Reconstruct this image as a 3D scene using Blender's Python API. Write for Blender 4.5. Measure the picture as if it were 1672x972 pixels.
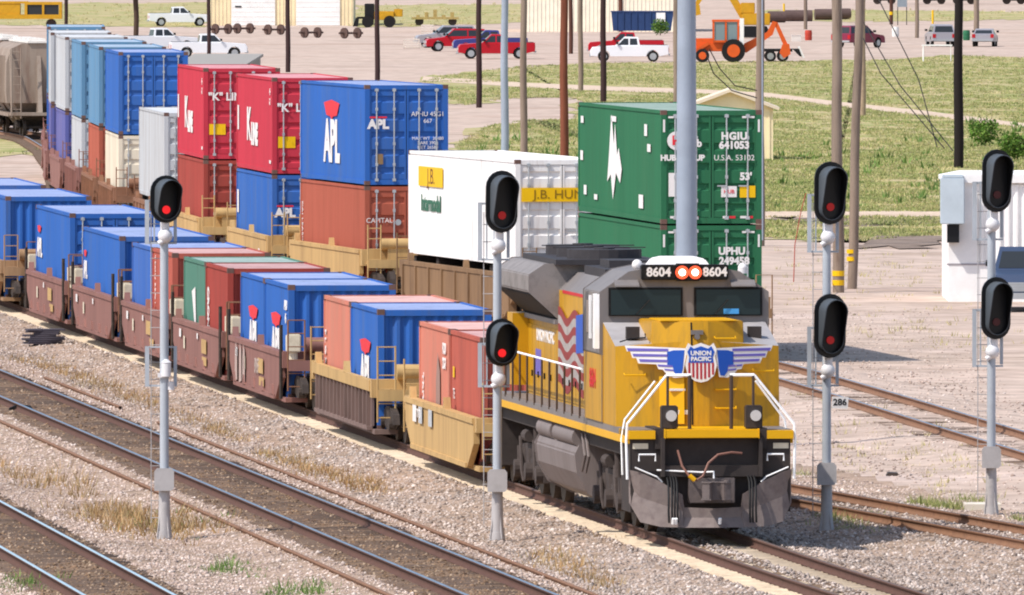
import bpy, bmesh, math, random
import numpy as np
from mathutils import Matrix, Vector
random.seed(7); rng = np.random.default_rng(7)
for o in list(bpy.data.objects): bpy.data.objects.remove(o)
S = bpy.context.scene; COL = S.collection
# ------------------------------------------------------------------ camera
CAMH = 11.55; F = 25000.0; YH = -165.0           # metres above the rails, focal length in photo pixels, horizon row
PITCH = math.atan((486 - YH) / F)
cd = bpy.data.cameras.new('camera'); cam = bpy.data.objects.new('camera', cd); COL.objects.link(cam)
cam.location = (0, 0, CAMH); cam.rotation_euler = (math.pi/2 - PITCH, 0, 0)
cd.sensor_width = 36; cd.lens = F/1672*36; cd.clip_start = 10; cd.clip_end = 20000
S.camera = cam
S.render.resolution_x = 1024; S.render.resolution_y = 595
# ------------------------------------------------------------------ light
SUNV = Vector((-0.65, -0.42, 1.0)).normalized()    # towards the sun
w = bpy.data.worlds.new('World'); S.world = w; w.use_nodes = True
nt = w.node_tree; bg = nt.nodes['Background']
sky = nt.nodes.new('ShaderNodeTexSky'); sky.sky_type = 'NISHITA'; sky.sun_disc = False
sky.sun_elevation = math.asin(SUNV.z); sky.sun_rotation = math.atan2(SUNV.x, SUNV.y)
sky.air_density = 1.0; sky.dust_density = 1.5; sky.ozone_density = 1.0
nt.links.new(sky.outputs[0], bg.inputs[0]); bg.inputs[1].default_value = 0.15
sd = bpy.data.lights.new('sun', 'SUN'); sun = bpy.data.objects.new('sun', sd); COL.objects.link(sun)
sd.energy = 3.6; sd.angle = math.radians(0.5); sd.color = (1.0, 0.94, 0.86)
sun.rotation_euler = (-SUNV).to_track_quat('-Z', 'Y').to_euler()
S.view_settings.view_transform = 'Standard'; S.view_settings.look = 'None'
S.view_settings.exposure = 0.32
S.cycles.filter_width = 2.0; S.view_settings.gamma = 1

# ------------------------------------------------------------------ helpers
GZ = -0.30                                          # level of the open ground (rail tops are 0)
def P(px, py, z=GZ):
    """the point of the plane at height z that the photo shows at (px, py)"""
    s = (py - YH) / (CAMH - z); return ((px - 836) / s, F / s)
def lin(c):
    if isinstance(c, str):
        c = tuple(int(c[i:i+2], 16)/255 for i in (0, 2, 4))
    return tuple(((v+0.055)/1.055)**2.4 if v > 0.04045 else v/12.92 for v in c)
MATS = {}
def mat(name, c, rough=0.6, metal=0.0, dirt=None, amt=0.35, sc=1.2, streak=False, spec=0.3, var=0.10, bump=0.0):
    if name in MATS: return MATS[name]
    m = bpy.data.materials.new(name); m.use_nodes = True; MATS[name] = m
    n = m.node_tree.nodes; l = m.node_tree.links; b = n['Principled BSDF']
    b.inputs['Roughness'].default_value = rough; b.inputs['Metallic'].default_value = metal
    b.inputs['Specular IOR Level'].default_value = spec
    c = lin(c)
    tc = n.new('ShaderNodeTexCoord'); oi = n.new('ShaderNodeObjectInfo')
    mp = n.new('ShaderNodeMapping'); l.new(tc.outputs['Object'], mp.inputs[0])
    if streak: mp.inputs['Scale'].default_value = (1, 1, 0.12)
    no = n.new('ShaderNodeTexNoise'); no.noise_dimensions = '4D'; no.inputs['Scale'].default_value = sc
    no.inputs['Detail'].default_value = 6; no.inputs['Roughness'].default_value = 0.65
    mu = n.new('ShaderNodeMath'); mu.operation = 'MULTIPLY'; mu.inputs[1].default_value = 30
    l.new(oi.outputs['Random'], mu.inputs[0]); l.new(mu.outputs[0], no.inputs['W']); l.new(mp.outputs[0], no.inputs['Vector'])
    hv = n.new('ShaderNodeHueSaturation'); hv.inputs['Color'].default_value = (*c, 1)
    mr = n.new('ShaderNodeMapRange'); mr.inputs[1].default_value = .3; mr.inputs[2].default_value = .7
    mr.inputs[3].default_value = 1-var; mr.inputs[4].default_value = 1+var
    l.new(no.outputs[0], mr.inputs[0]); l.new(mr.outputs[0], hv.inputs['Value'])
    out = hv.outputs[0]
    if dirt is not None:
        n2 = n.new('ShaderNodeTexNoise'); n2.noise_dimensions = '4D'; n2.inputs['Scale'].default_value = sc*2.3
        n2.inputs['Detail'].default_value = 8; n2.inputs['Roughness'].default_value = 0.7
        l.new(mu.outputs[0], n2.inputs['W']); l.new(mp.outputs[0], n2.inputs['Vector'])
        m2 = n.new('ShaderNodeMapRange'); m2.inputs[1].default_value = .48; m2.inputs[2].default_value = .72
        m2.inputs[3].default_value = 0; m2.inputs[4].default_value = amt; l.new(n2.outputs[0], m2.inputs[0])
        mx = n.new('ShaderNodeMix'); mx.data_type = 'RGBA'; l.new(m2.outputs[0], mx.inputs['Factor'])
        l.new(out, mx.inputs[6]); mx.inputs[7].default_value = (*lin(dirt), 1); out = mx.outputs[2]
    if dirt is not None and streak:                       # fine runs of rust and dust down the panels
        mp3 = n.new('ShaderNodeMapping'); mp3.inputs['Scale'].default_value = (5, 5, .35); l.new(tc.outputs['Object'], mp3.inputs[0])
        n3 = n.new('ShaderNodeTexNoise'); n3.noise_dimensions = '4D'; n3.inputs['Scale'].default_value = 1.0; n3.inputs['Detail'].default_value = 5; n3.inputs['Roughness'].default_value = .75
        l.new(mu.outputs[0], n3.inputs['W']); l.new(mp3.outputs[0], n3.inputs['Vector'])
        m3 = n.new('ShaderNodeMapRange'); m3.inputs[1].default_value = .55; m3.inputs[2].default_value = .72; m3.inputs[4].default_value = .55; l.new(n3.outputs[0], m3.inputs[0])
        x3 = n.new('ShaderNodeMix'); x3.data_type = 'RGBA'; l.new(m3.outputs[0], x3.inputs['Factor']); l.new(out, x3.inputs[6])
        dd = lin(dirt); x3.inputs[7].default_value = (dd[0]*.75, dd[1]*.62, dd[2]*.55, 1); out = x3.outputs[2]
    l.new(out, b.inputs['Base Color'])
    if bump:
        bp = n.new('ShaderNodeBump'); bp.inputs['Strength'].default_value = bump; bp.inputs['Distance'].default_value = .02
        l.new(no.outputs[0], bp.inputs['Height']); l.new(bp.outputs[0], b.inputs['Normal'])
    return m
def emis(name, c, st):
    m = bpy.data.materials.new(name); m.use_nodes = True; b = m.node_tree.nodes['Principled BSDF']
    b.inputs['Base Color'].default_value = (*[v*.12 for v in c], 1)
    b.inputs['Emission Color'].default_value = (*c, 1); b.inputs['Emission Strength'].default_value = st
    return m
def glass(name, c=(0.012, 0.02, 0.022), rough=.1):
    m = bpy.data.materials.new(name); m.use_nodes = True; b = m.node_tree.nodes['Principled BSDF']
    b.inputs['Base Color'].default_value = (*c, 1); b.inputs['Roughness'].default_value = rough
    b.inputs['Specular IOR Level'].default_value = .3
    return m

class MB:
    def __init__(s): s.v = []; s.f = []; s.m = []; s.cuts = []
    def add(s, vs, fs, m=0, M=None):
        k = len(s.v); s.cuts.append((k, len(s.f)))
        if M is not None: vs = [tuple(M @ Vector(v)) for v in vs]
        s.v += [tuple(v) for v in vs]; s.f += [tuple(i+k for i in f) for f in fs]; s.m += [m]*len(fs); return s
    def box(s, x0, x1, y0, y1, z0, z1, m=0, M=None):
        return s.add([(x0,y0,z0),(x1,y0,z0),(x1,y1,z0),(x0,y1,z0),(x0,y0,z1),(x1,y0,z1),(x1,y1,z1),(x0,y1,z1)],
                     [(0,3,2,1),(4,5,6,7),(0,1,5,4),(1,2,6,5),(2,3,7,6),(3,0,4,7)], m, M)
    def prism(s, poly, a0, a1, ax='y', m=0, M=None):
        n = len(poly)
        def pt(p, a): return {'y': (p[0], a, p[1]), 'x': (a, p[0], p[1]), 'z': (p[0], p[1], a)}[ax]
        vs = [pt(p, a0) for p in poly] + [pt(p, a1) for p in poly]
        fs = [tuple(range(n)), tuple(range(2*n-1, n-1, -1))] + [(i, (i+1) % n, n+(i+1) % n, n+i) for i in range(n)]
        return s.add(vs, fs, m, M)
    def loft(s, secs, m=0, M=None, cap=True):
        n = len(secs[0]); vs = [p for q in secs for p in q]; fs = []
        for k in range(len(secs)-1):
            fs += [(k*n+i, k*n+(i+1) % n, (k+1)*n+(i+1) % n, (k+1)*n+i) for i in range(n)]
        if cap: fs += [tuple(range(n-1, -1, -1)), tuple((len(secs)-1)*n+i for i in range(n))]
        return s.add(vs, fs, m, M)
    def cyl(s, p0, p1, r0, r1=None, n=12, m=0, M=None):
        r1 = r0 if r1 is None else r1
        p0 = Vector(p0); p1 = Vector(p1); d = (p1-p0).normalized()
        a = d.orthogonal().normalized(); b = d.cross(a)
        ring = lambda p, r: [tuple(p + a*r*math.cos(t*2*math.pi/n) + b*r*math.sin(t*2*math.pi/n)) for t in range(n)]
        return s.loft([ring(p0, r0), ring(p1, r1)], m, M)
    def tube(s, pts, r, n=6, m=0, M=None):
        pts = [Vector(p) for p in pts]; secs = []; a = None
        for i, p in enumerate(pts):
            d = (pts[min(i+1, len(pts)-1)] - pts[max(i-1, 0)]).normalized()
            if a is None: a = d.orthogonal().normalized()
            a = (a - d*a.dot(d)).normalized(); b = d.cross(a)
            secs.append([tuple(p + a*r*math.cos(t*2*math.pi/n) + b*r*math.sin(t*2*math.pi/n)) for t in range(n)])
        return s.loft(secs, m, M)
    def sphere(s, c, r, m=0, n=10, k=6, sz=1, M=None):
        secs = []
        for j in range(k+1):
            t = math.pi*j/k; t = min(max(t, .02), math.pi-.02)
            secs.append([(c[0]+r*math.sin(t)*math.cos(i*2*math.pi/n), c[1]+r*math.sin(t)*math.sin(i*2*math.pi/n), c[2]-r*sz*math.cos(t)) for i in range(n)])
        return s.loft(secs, m, M)
    def split(s, name, mats, parent=None, **kw):
        out = []; cuts = s.cuts + [(len(s.v), len(s.f))]
        for (v0, f0), (v1, f1) in zip(cuts[:-1], cuts[1:]):
            q = MB(); q.v = s.v[v0:v1]; q.f = [tuple(i-v0 for i in f) for f in s.f[f0:f1]]; q.m = s.m[f0:f1]; out.append(q.build(name, mats, parent, **kw))
        return out
    def build(s, name, mats, parent=None, smooth=False, loc=None, bevel=0):
        me = bpy.data.meshes.new(name); me.from_pydata(s.v, [], s.f)
        if not isinstance(mats, (list, tuple)): mats = [mats]
        for q in mats: me.materials.append(q)
        me.polygons.foreach_set('material_index', s.m)
        bm = bmesh.new(); bm.from_mesh(me)
        if bevel:
            es = [e for e in bm.edges if len(e.link_faces) == 2 and e.calc_face_angle(0) > .5]
            bmesh.ops.bevel(bm, geom=es, offset=bevel, segments=2, affect='EDGES', clamp_overlap=True)
        bmesh.ops.recalc_face_normals(bm, faces=bm.faces); bm.to_mesh(me); bm.free()
        if smooth:
            me.polygons.foreach_set('use_smooth', [True]*len(me.polygons)); me.set_sharp_from_angle(angle=math.radians(38))
        return link(name, me, parent, loc)
def link(name, me, parent=None, loc=None):
    o = bpy.data.objects.new(name, me); COL.objects.link(o)
    if parent: o.parent = parent
    if loc: o.location = loc
    return o
def empty(name, label, cat, loc=(0,0,0), rz=0, group=None):
    o = bpy.data.objects.new(name, None); COL.objects.link(o); o.location = loc; o.rotation_euler = (0,0,rz)
    o.empty_display_size = .3; return tag(o, label, cat, group)
def tag(o, label, cat, group=None, kind=None):
    o['label'] = label; o['category'] = cat
    if group: o['group'] = group
    if kind: o['kind'] = kind
    return o
def dup(o, parent=None):
    c = o.copy(); COL.objects.link(c)
    if parent: c.parent = parent
    for ch in list(o.children): dup(ch, c)
    return c
def npmesh(name, V, Fc, mats, mi=None, parent=None, loops=4):
    me = bpy.data.meshes.new(name); V = np.asarray(V, np.float32); Fc = np.asarray(Fc, np.int32)
    me.vertices.add(len(V)); me.vertices.foreach_set('co', V.ravel())
    me.loops.add(Fc.size); me.loops.foreach_set('vertex_index', Fc.ravel())
    me.polygons.add(len(Fc)); me.polygons.foreach_set('loop_start', np.arange(0, Fc.size, loops, dtype=np.int32))
    me.polygons.foreach_set('loop_total', np.full(len(Fc), loops, np.int32))
    for q in (mats if isinstance(mats, (list, tuple)) else [mats]): me.materials.append(q)
    if mi is not None: me.polygons.foreach_set('material_index', np.asarray(mi, np.int32))
    me.update(calc_edges=True); me.validate()
    return link(name, me, parent)
TXT = {}
SIDE = Matrix(((1,0,0),(0,0,-1),(0,1,0))).to_4x4()          # on the side that looks to local -y
ENDF = Matrix(((0,0,1),(1,0,0),(0,1,0))).to_4x4()           # on the end that looks to local +x
def text(s, size, m, parent, at, frame, sx=1.0, name='lettering', bold=0.0, spacing=1.0):
    key = (s, size, m.name, bold, spacing)
    if key not in TXT:
        c = bpy.data.curves.new('lettering', 'FONT'); c.body = s; c.size = size; c.extrude = .004; c.offset = bold
        c.align_x = 'CENTER'; c.align_y = 'CENTER'; c.space_character = spacing; c.resolution_u = 3
        o = bpy.data.objects.new('t', c); COL.objects.link(o)
        dg = bpy.context.evaluated_depsgraph_get(); dg.update()
        me = bpy.data.meshes.new_from_object(o.evaluated_get(dg)); me.materials.clear(); me.materials.append(m)
        bpy.data.objects.remove(o); TXT[key] = me
    o = link(name, TXT[key], parent); o.matrix_local = Matrix.Translation(at) @ frame @ Matrix.Diagonal((sx, 1, 1, 1)); return o
def plate(poly, m, parent, at, frame, name='marking', t=.006):
    o = MB().prism(poly, 0, t, 'z').build(name, m, parent); o.matrix_local = Matrix.Translation(at) @ frame; return o
def rect(w, h): return [(-w/2,-h/2),(w/2,-h/2),(w/2,h/2),(-w/2,h/2)]
def vnoise(x, y, seed=0):
    def h(i, j): 
        v = np.sin(i*127.1 + j*311.7 + seed*74.7)*43758.5453; return v - np.floor(v)
    i = np.floor(x); j = np.floor(y); a = x-i; b = y-j; a = a*a*(3-2*a); b = b*b*(3-2*b)
    return (h(i,j)*(1-a)+h(i+1,j)*a)*(1-b) + (h(i,j+1)*(1-a)+h(i+1,j+1)*a)*b
def fbm(x, y, seed=0): return (vnoise(x,y,seed)*.5 + vnoise(x*2.1,y*2.1,seed+3)*.3 + vnoise(x*4.3,y*4.3,seed+5)*.2)
def inpoly(px, py, poly):
    r = np.zeros(px.shape, bool); n = len(poly)
    for i in range(n):
        x0, y0 = poly[i]; x1, y1 = poly[(i+1) % n]
        c = ((y0 > py) != (y1 > py)) & (px < (x1-x0)*(py-y0)/((y1-y0) + 1e-9) + x0); r ^= c
    return r

# ------------------------------------------------------------------ track lines: X of the centre line as a function of Y
def trackC(Y): d = np.asarray(Y, float)-276.7; return 3.6-.1064*d + np.where(d < 0, .0003*d*d, 0)
def trackB(Y): return -4.07-.1095*(np.asarray(Y, float)-291.2)
def trackA(Y): return -8.31-.1065*(np.asarray(Y, float)-272.4)
def trackE(Y): return 7.64-.195*(np.asarray(Y, float)-287.6)
Dp = np.array([(17.4,240),(14.6,275),(12.9,300),(11.8,315.6),(10.3,332.7),(8.7,352),(6.6,376),(5.1,390),(3.2,406),(.9,416),(-1.8,430),(-2.9,443),(-5.1,455),(-6.1,461),
    (-7.3,473),(-8.5,486),(-9.6,498),(-11.5,521),(-12.6,538),(-13.4,550),(-13.8,557),(-15.0,577),(-16.2,597),(-17.4,617),(-18.2,640),(-18.9,662),(-21.0,712),(-23.0,747),(-25.0,764),(-27.0,781),(-29.8,798),(-36,830),(-60,900),(-100,1010)])
_gy = np.arange(240, 1000, 1.0); _gx = np.interp(_gy, Dp[:,1], Dp[:,0])
_k = np.exp(-.5*(np.arange(-18, 19)/3.6)**2); _k /= _k.sum()
_gx = np.concatenate([_gx[:18], np.convolve(_gx, _k, 'valid'), _gx[-18:]])
def trackD(Y): return np.interp(Y, _gy, _gx)
def pose(track, Y):
    x = float(track(Y)); sl = float(track(Y+3)-track(Y-3))/6
    return (x, Y, 0), -math.pi/2 - math.atan(sl)     # local +x runs along the track towards the camera
def unit(track, Y, L):                               # middle of something of length L whose near end is at Y
    (x0, y0, _), _r = pose(track, Y); (x1, y1, _), _r2 = pose(track, Y+L*.994)
    return ((x0+x1)/2, (y0+y1)/2, 0), math.atan2(y0-y1, x0-x1)

# ------------------------------------------------------------------ ground
def ground_mat(name, cols, scale, rough=.95, bump=.3, stretch=1.0, ruts=False):
    m = bpy.data.materials.new(name); m.use_nodes = True; n = m.node_tree.nodes; l = m.node_tree.links; b = n['Principled BSDF']
    b.inputs['Roughness'].default_value = rough; b.inputs['Specular IOR Level'].default_value = .15
    ge = n.new('ShaderNodeNewGeometry'); mp = n.new('ShaderNodeMapping'); l.new(ge.outputs['Position'], mp.inputs[0])
    mp.inputs['Scale'].default_value = (1, stretch, 1)
    a = n.new('ShaderNodeTexNoise'); a.inputs['Scale'].default_value = scale; a.inputs['Detail'].default_value = 10; a.inputs['Roughness'].default_value = .68
    l.new(mp.outputs[0], a.inputs['Vector'])
    r = n.new('ShaderNodeValToRGB'); l.new(a.outputs[0], r.inputs[0]); e = r.color_ramp.elements
    e[0].position = .34; e[0].color = (*lin(cols[0]), 1); e[1].position = .66; e[1].color = (*lin(cols[-1]), 1)
    for i, c in enumerate(cols[1:-1]):
        q = e.new(.34+.32*(i+1)/(len(cols)-1)); q.color = (*lin(c), 1)
    f = n.new('ShaderNodeTexNoise'); f.inputs['Scale'].default_value = scale*22; f.inputs['Detail'].default_value = 4; l.new(mp.outputs[0], f.inputs['Vector'])
    hv = n.new('ShaderNodeHueSaturation'); mr = n.new('ShaderNodeMapRange'); mr.inputs[1].default_value = .3; mr.inputs[2].default_value = .7
    mr.inputs[3].default_value = .78; mr.inputs[4].default_value = 1.2; l.new(f.outputs[0], mr.inputs[0]); l.new(mr.outputs[0], hv.inputs['Value'])
    l.new(r.outputs[0], hv.inputs['Color']); outc = hv.outputs[0]
    if ruts:
        for sc_, th, am, col in (((.05, .22, 1), .56, .55, '8a7462'), ((.5, .5, 1), .60, .5, '7c6a58'), ((.02, .6, 1), .60, .5, 'd4c0b2')):
            m2 = n.new('ShaderNodeMapping'); m2.inputs['Scale'].default_value = sc_; m2.inputs['Rotation'].default_value = (0, 0, .04); l.new(ge.outputs['Position'], m2.inputs[0])
            q = n.new('ShaderNodeTexNoise'); q.inputs['Scale'].default_value = 1; q.inputs['Detail'].default_value = 8; q.inputs['Roughness'].default_value = .6; q.inputs['Distortion'].default_value = .6; l.new(m2.outputs[0], q.inputs['Vector'])
            k = n.new('ShaderNodeMapRange'); k.inputs[1].default_value = th; k.inputs[2].default_value = th+.09; k.inputs[4].default_value = am; l.new(q.outputs[0], k.inputs[0])
            x = n.new('ShaderNodeMix'); x.data_type = 'RGBA'; l.new(k.outputs[0], x.inputs['Factor']); l.new(outc, x.inputs[6]); x.inputs[7].default_value = (*lin(col), 1); outc = x.outputs[2]
    l.new(outc, b.inputs['Base Color'])
    bp = n.new('ShaderNodeBump'); bp.inputs['Strength'].default_value = bump; bp.inputs['Distance'].default_value = .05
    l.new(f.outputs[0], bp.inputs['Height']); l.new(bp.outputs[0], b.inputs['Normal'])
    return m
m_dirt = ground_mat('packed dirt', ['ae9888', 'b8a294', 'c0ac9e', 'b4a092', 'c4b0a4'], .05, bump=.3, ruts=True)
m_grassbed = ground_mat('grass bed', ['7c8c4c', '96965e', 'bca884', '84904e', 'aca070'], .12)
m_path = ground_mat('dirt path', ['bda58f', 'cdb8a4', 'c9b39d'], .2)
m_ballast = ground_mat('ballast bed', ['82705f', 'a08a78', 'b49c8a', '947e6e'], .9, bump=1)

gm = MB(); xs = [-3000,-400,-120,-60,-30,0,30,60,120,400,3000]; ys = [-200,100,230,300,420,600,800,1100,1600,2500,6000]
gv = [(x, y, GZ) for y in ys for x in xs]; nx = len(xs)
o = gm.add(gv, [(j*nx+i, j*nx+i+1, (j+1)*nx+i+1, (j+1)*nx+i) for j in range(len(ys)-1) for i in range(nx-1)]).build('ground', m_dirt); o['kind'] = 'structure'

def tdist(X, Y):
    ds = [np.abs(X-trackC(Y)), np.abs(X-trackB(Y)), np.abs(X-trackA(Y)), np.abs(X-np.where(Y < 332, trackE(Y), 999)), np.abs(X-trackD(Y))]
    return np.stack(ds)
def bedz(X, Y):
    d = tdist(X, Y); m = d.min(0)
    z = -.185 - .11*np.clip((m-1.5)/1.3, 0, 1)
    z = np.where(d[0] < .22, -.16, z); z = np.where((d[0] >= .22) & (d[0] < 1.34), -.225, z); z = np.where(np.minimum(d[1], d[2]) < 1.45, -.176, z)
    return z + (fbm(X*1.7, Y*.8, 2)-.5)*.045
gx = np.arange(-34, 27, .28); gy = np.arange(236, 560, .8); GX, GY = np.meshgrid(gx, gy)
Z = bedz(GX, GY) + .012
edge = np.minimum(1, (560-GY)/60)
td_ = tdist(GX, GY); td_[4] += 2.1; md = td_.min(0); Z = np.where((md > 4.2+2*fbm(GX*.2, GY*.05, 9)), GZ-.15, Z)     # the bed dips under the open ground away from the tracks
V = np.stack([GX.ravel(), GY.ravel(), Z.ravel()], 1); ny_, nx_ = GX.shape
idx = np.arange(ny_*nx_).reshape(ny_, nx_); Fq = np.stack([idx[:-1,:-1], idx[:-1,1:], idx[1:,1:], idx[1:,:-1]], -1).reshape(-1, 4)
m_dirtybed = ground_mat('oily brown bed', ['54443a', '78624f', '8c745f', '665244'], .9, bump=1)
cx_, cy_ = GX[:-1,:-1]+.14, GY[:-1,:-1]+.4
nd_ = tdist(cx_, cy_); isD_ = nd_.argmin(0).ravel() == 4
mi_ = ((np.minimum(np.abs(cx_-trackB(cy_)), np.abs(cx_-trackA(cy_))) < 1.25) | (np.abs(cx_-trackC(cy_)) < .4)).astype(np.int32).ravel()
o = npmesh('ballast_bed', V, Fq, [m_ballast, m_dirtybed, m_dirt], np.where(isD_, 2, mi_)); o['kind'] = 'structure'
o.data.polygons.foreach_set('use_smooth', [True]*len(Fq))

# stones: one scatter of angular pebbles
def island_mat(name, stops, rough=.9):
    m = bpy.data.materials.new(name); m.use_nodes = True; n = m.node_tree.nodes; l = m.node_tree.links; b = n['Principled BSDF']
    ge = n.new('ShaderNodeNewGeometry'); r = n.new('ShaderNodeValToRGB'); l.new(ge.outputs['Random Per Island'], r.inputs[0])
    e = r.color_ramp.elements; e[0].position = 0; e[0].color = (*lin(stops[0]), 1); e[1].position = 1; e[1].color = (*lin(stops[-1]), 1)
    for i, c in enumerate(stops[1:-1]): q = e.new((i+1)/(len(stops)-1)); q.color = (*lin(c), 1)
    tn = n.new('ShaderNodeTexNoise'); tn.inputs['Scale'].default_value = .35; l.new(ge.outputs['Position'], tn.inputs['Vector'])
    hv = n.new('ShaderNodeHueSaturation'); mr = n.new('ShaderNodeMapRange'); mr.inputs[1].default_value = .3; mr.inputs[2].default_value = .7
    mr.inputs[3].default_value = .8; mr.inputs[4].default_value = 1.2; l.new(tn.outputs[0], mr.inputs[0]); l.new(mr.outputs[0], hv.inputs['Value'])
    l.new(r.outputs[0], hv.inputs['Color']); l.new(hv.outputs[0], b.inputs['Base Color'])
    b.inputs['Roughness'].default_value = rough; b.inputs['Specular IOR Level'].default_value = .2
    return m
def stones(name, n, y0, y1, keep, smin, smax, m, label):
    Y = y0 + (y1-y0)*rng.random(n)**1.25
    X = (rng.random(n)*2-1)*(870/F*Y)
    k = keep(X, Y); X = X[k]; Y = Y[k]; n = len(X)
    base = np.array([(1,0,0),(0,1,0),(-1,0,0),(0,-1,0),(.3,.2,.75),(0,0,-.5)])
    a = rng.random(n)*6.283; s = smin + (smax-smin)*rng.random(n)**2 + (rng.random(n) < .02)*.05*rng.random(n)
    J = base[None] * (1 + .45*(rng.random((n, 6, 3))-.5))
    c, q = np.cos(a)[:,None], np.sin(a)[:,None]
    vx = (J[...,0]*c - J[...,1]*q)*s[:,None] + X[:,None]; vy = (J[...,0]*q + J[...,1]*c)*s[:,None]*.8 + Y[:,None]
    z0 = np.where(tdist(X, Y).min(0) < 4.2, bedz(X, Y)+.01, GZ)
    vz = J[...,2]*s[:,None] + z0[:,None]
    V = np.stack([vx, vy, vz], -1).reshape(-1, 3)
    f = np.array([(0,1,4),(1,2,4),(2,3,4),(3,0,4),(1,0,5),(2,1,5),(3,2,5),(0,3,5)])
    Fc = (f[None] + (np.arange(n)*6)[:,None,None]).reshape(-1, 3)
    o = npmesh(name, V, Fc, m, loops=3); tag(o, label, 'gravel', kind='stuff'); return o
m_st1 = island_mat('grey ballast stones', ['6a5c54', '94867c', 'aa9a90', 'bcaca2', '86786e', 'd6c8be', 'a4948a'])
m_st2 = island_mat('pink gravel stones', ['84736a', 'b29e92', 'c6b4a8', 'baa498', '9c887e', 'dccec4', 'c0aa9e'])
m_st3 = island_mat('brown dusty stones', ['4a3a30', '7a6250', '94795f', '64503f', 'b09a84', '6c5646'])
offrail = lambda X, Y: (np.abs(tdist(X, Y)-.75).min(0) > .11)
inB = lambda X, Y: (np.abs(X-trackB(Y)) < 1.25) | (np.abs(X-trackA(Y)) < 1.25)
mid = lambda X, Y: (X > trackB(Y)+2.2) & (X < trackC(Y)+4.5) | ((X > trackC(Y)-.5) & (Y < 300) & (X < trackC(Y)+6.5))
onconc = lambda X, Y: (np.abs(X-trackC(Y)) < 1.36) & (np.abs(X-trackC(Y)) > .30)
stones('ballast_stones', 170000, 246, 440, lambda X, Y: offrail(X, Y) & mid(X, Y) & ~onconc(X, Y), .022, .062, m_st1, 'grey crushed stone ballast lying between the tracks')
stones('gravel', 170000, 246, 440, lambda X, Y: offrail(X, Y) & ~mid(X, Y) & ~inB(X, Y) & (X < 12) & (((tdist(X, Y).min(0) < 4) & (tdist(X, Y).argmin(0) != 4)) | (rng.random(X.shape) < .22)), .018, .05, m_st2, 'pale pinkish gravel spread beside the tracks')
stones('dirty_ballast', 110000, 246, 440, lambda X, Y: offrail(X, Y) & inB(X, Y), .02, .05, m_st3, 'brown dusty ballast lying between the rails of the near tracks')

# rails and ties
m_rust = mat('rail rust', '5e4238', .85, dirt='3a2a24', amt=.6, sc=3)
m_rust2 = mat('rail rust orange', '86644e', .85, dirt='5a4038', amt=.6, sc=3)
m_head = mat('rail head polished', '7a8c9e', .5, metal=.3, sc=2, var=.15)
m_heada = mat('rail head bright', 'b4ccd8', .45, metal=.3, sc=2, var=.1)
m_headr = mat('rail head dull', '6e5c54', .6, metal=.2, dirt='6a4434', amt=.7, sc=2)
m_wood = mat('weathered tie timber', '66554a', .9, dirt='3c3028', amt=.7, sc=4, var=.25)
m_conc = mat('concrete tie', 'c8b69e', .9, dirt='8c7868', amt=.6, sc=3, var=.18)
RP = [(-.07,-.17),(.07,-.17),(.07,-.155),(.012,-.13),(.012,-.045),(.036,-.035),(.036,-.004),(.030,0),(-.030,0),(-.036,-.004),(-.036,-.035),(-.012,-.045),(-.012,-.13),(-.07,-.155)]
def sweep_rail(name, track, off, y0, y1, mats, parent, dz=0, step=2.0):
    ys = np.arange(y0, y1+.01, step); V = []; n = len(RP); F_ = []; mi = []
    xs = track(ys)
    for k, y in enumerate(ys):
        for a, b in RP: V.append((xs[k]+off+a, y, b+dz))
    for k in range(len(ys)-1):
        for i in range(n):
            F_.append((k*n+i, k*n+(i+1) % n, (k+1)*n+(i+1) % n, (k+1)*n+i)); mi.append(1 if i in (6, 7, 8) else 0)
    return npmesh(name, V, F_, mats, mi, parent)
def ties(name, track, y0, y1, m, parent, pitch=.55, w=.23, L=2.6, zt=-.17):
    ys = np.arange(y0, y1, pitch); n = len(ys); xs = track(ys); ys = ys + (rng.random(n)-.5)*.06
    c = np.array([(-1,-1,-1),(1,-1,-1),(1,1,-1),(-1,1,-1),(-1,-1,0),(1,-1,0),(1,1,0),(-1,1,0)], float)
    sk = (rng.random(n)-.5)*.04; le = L/2*(1+(rng.random(n)-.5)*.05)
    vx = xs[:,None] + c[:,0][None]*le[:,None]; vy = ys[:,None] + c[:,1][None]*w/2 + c[:,0][None]*(sk+.1)[:,None]; vz = zt + c[:,2][None]*.15 + (rng.random(n)-.5)[:,None]*.015
    V = np.stack([vx, vy, vz], -1).reshape(-1, 3)
    f = np.array([(0,3,2,1),(4,5,6,7),(0,1,5,4),(1,2,6,5),(2,3,7,6),(3,0,4,7)]); Fc = (f[None]+(np.arange(n)*8)[:,None,None]).reshape(-1, 4)
    o = npmesh(name, V, Fc, m, parent=parent); o['kind'] = 'stuff'; return o
for nm, tr, y0, y1, ms, mt, pit, lab in (
    ('C', trackC, 240, 470, [m_rust, m_headr], m_conc, .6, 'railway track on cream concrete ties under the yellow locomotive'),
    ('B', trackB, 240, 470, [m_rust, m_head], m_wood, .52, 'shiny-topped railway track on dark wooden ties in front of the trains'),
    ('A', trackA, 240, 330, [m_rust, m_heada], m_wood, .52, 'railway track with bright blue-white rail tops in the bottom left corner'),
    ('E', trackE, 262, 326, [m_rust2, m_headr], m_wood, .52, 'rusty railway track running behind the locomotive past the right-hand signals'),
    ('D', trackD, 290, 1000, [m_rust2, m_head], m_wood, .52, 'railway track under the double-stacked container train, curving past the shed')):
    e = empty('railway_track', lab, 'railway track')
    for sgn in (-1, 1): sweep_rail('rail', tr, sgn*.753, y0, y1, ms, e)
    ties('ties', tr, y0, y1, mt, e, pit, zt={'C': -.17, 'D': -.176, 'E': -.172}.get(nm, -.160))
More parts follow.
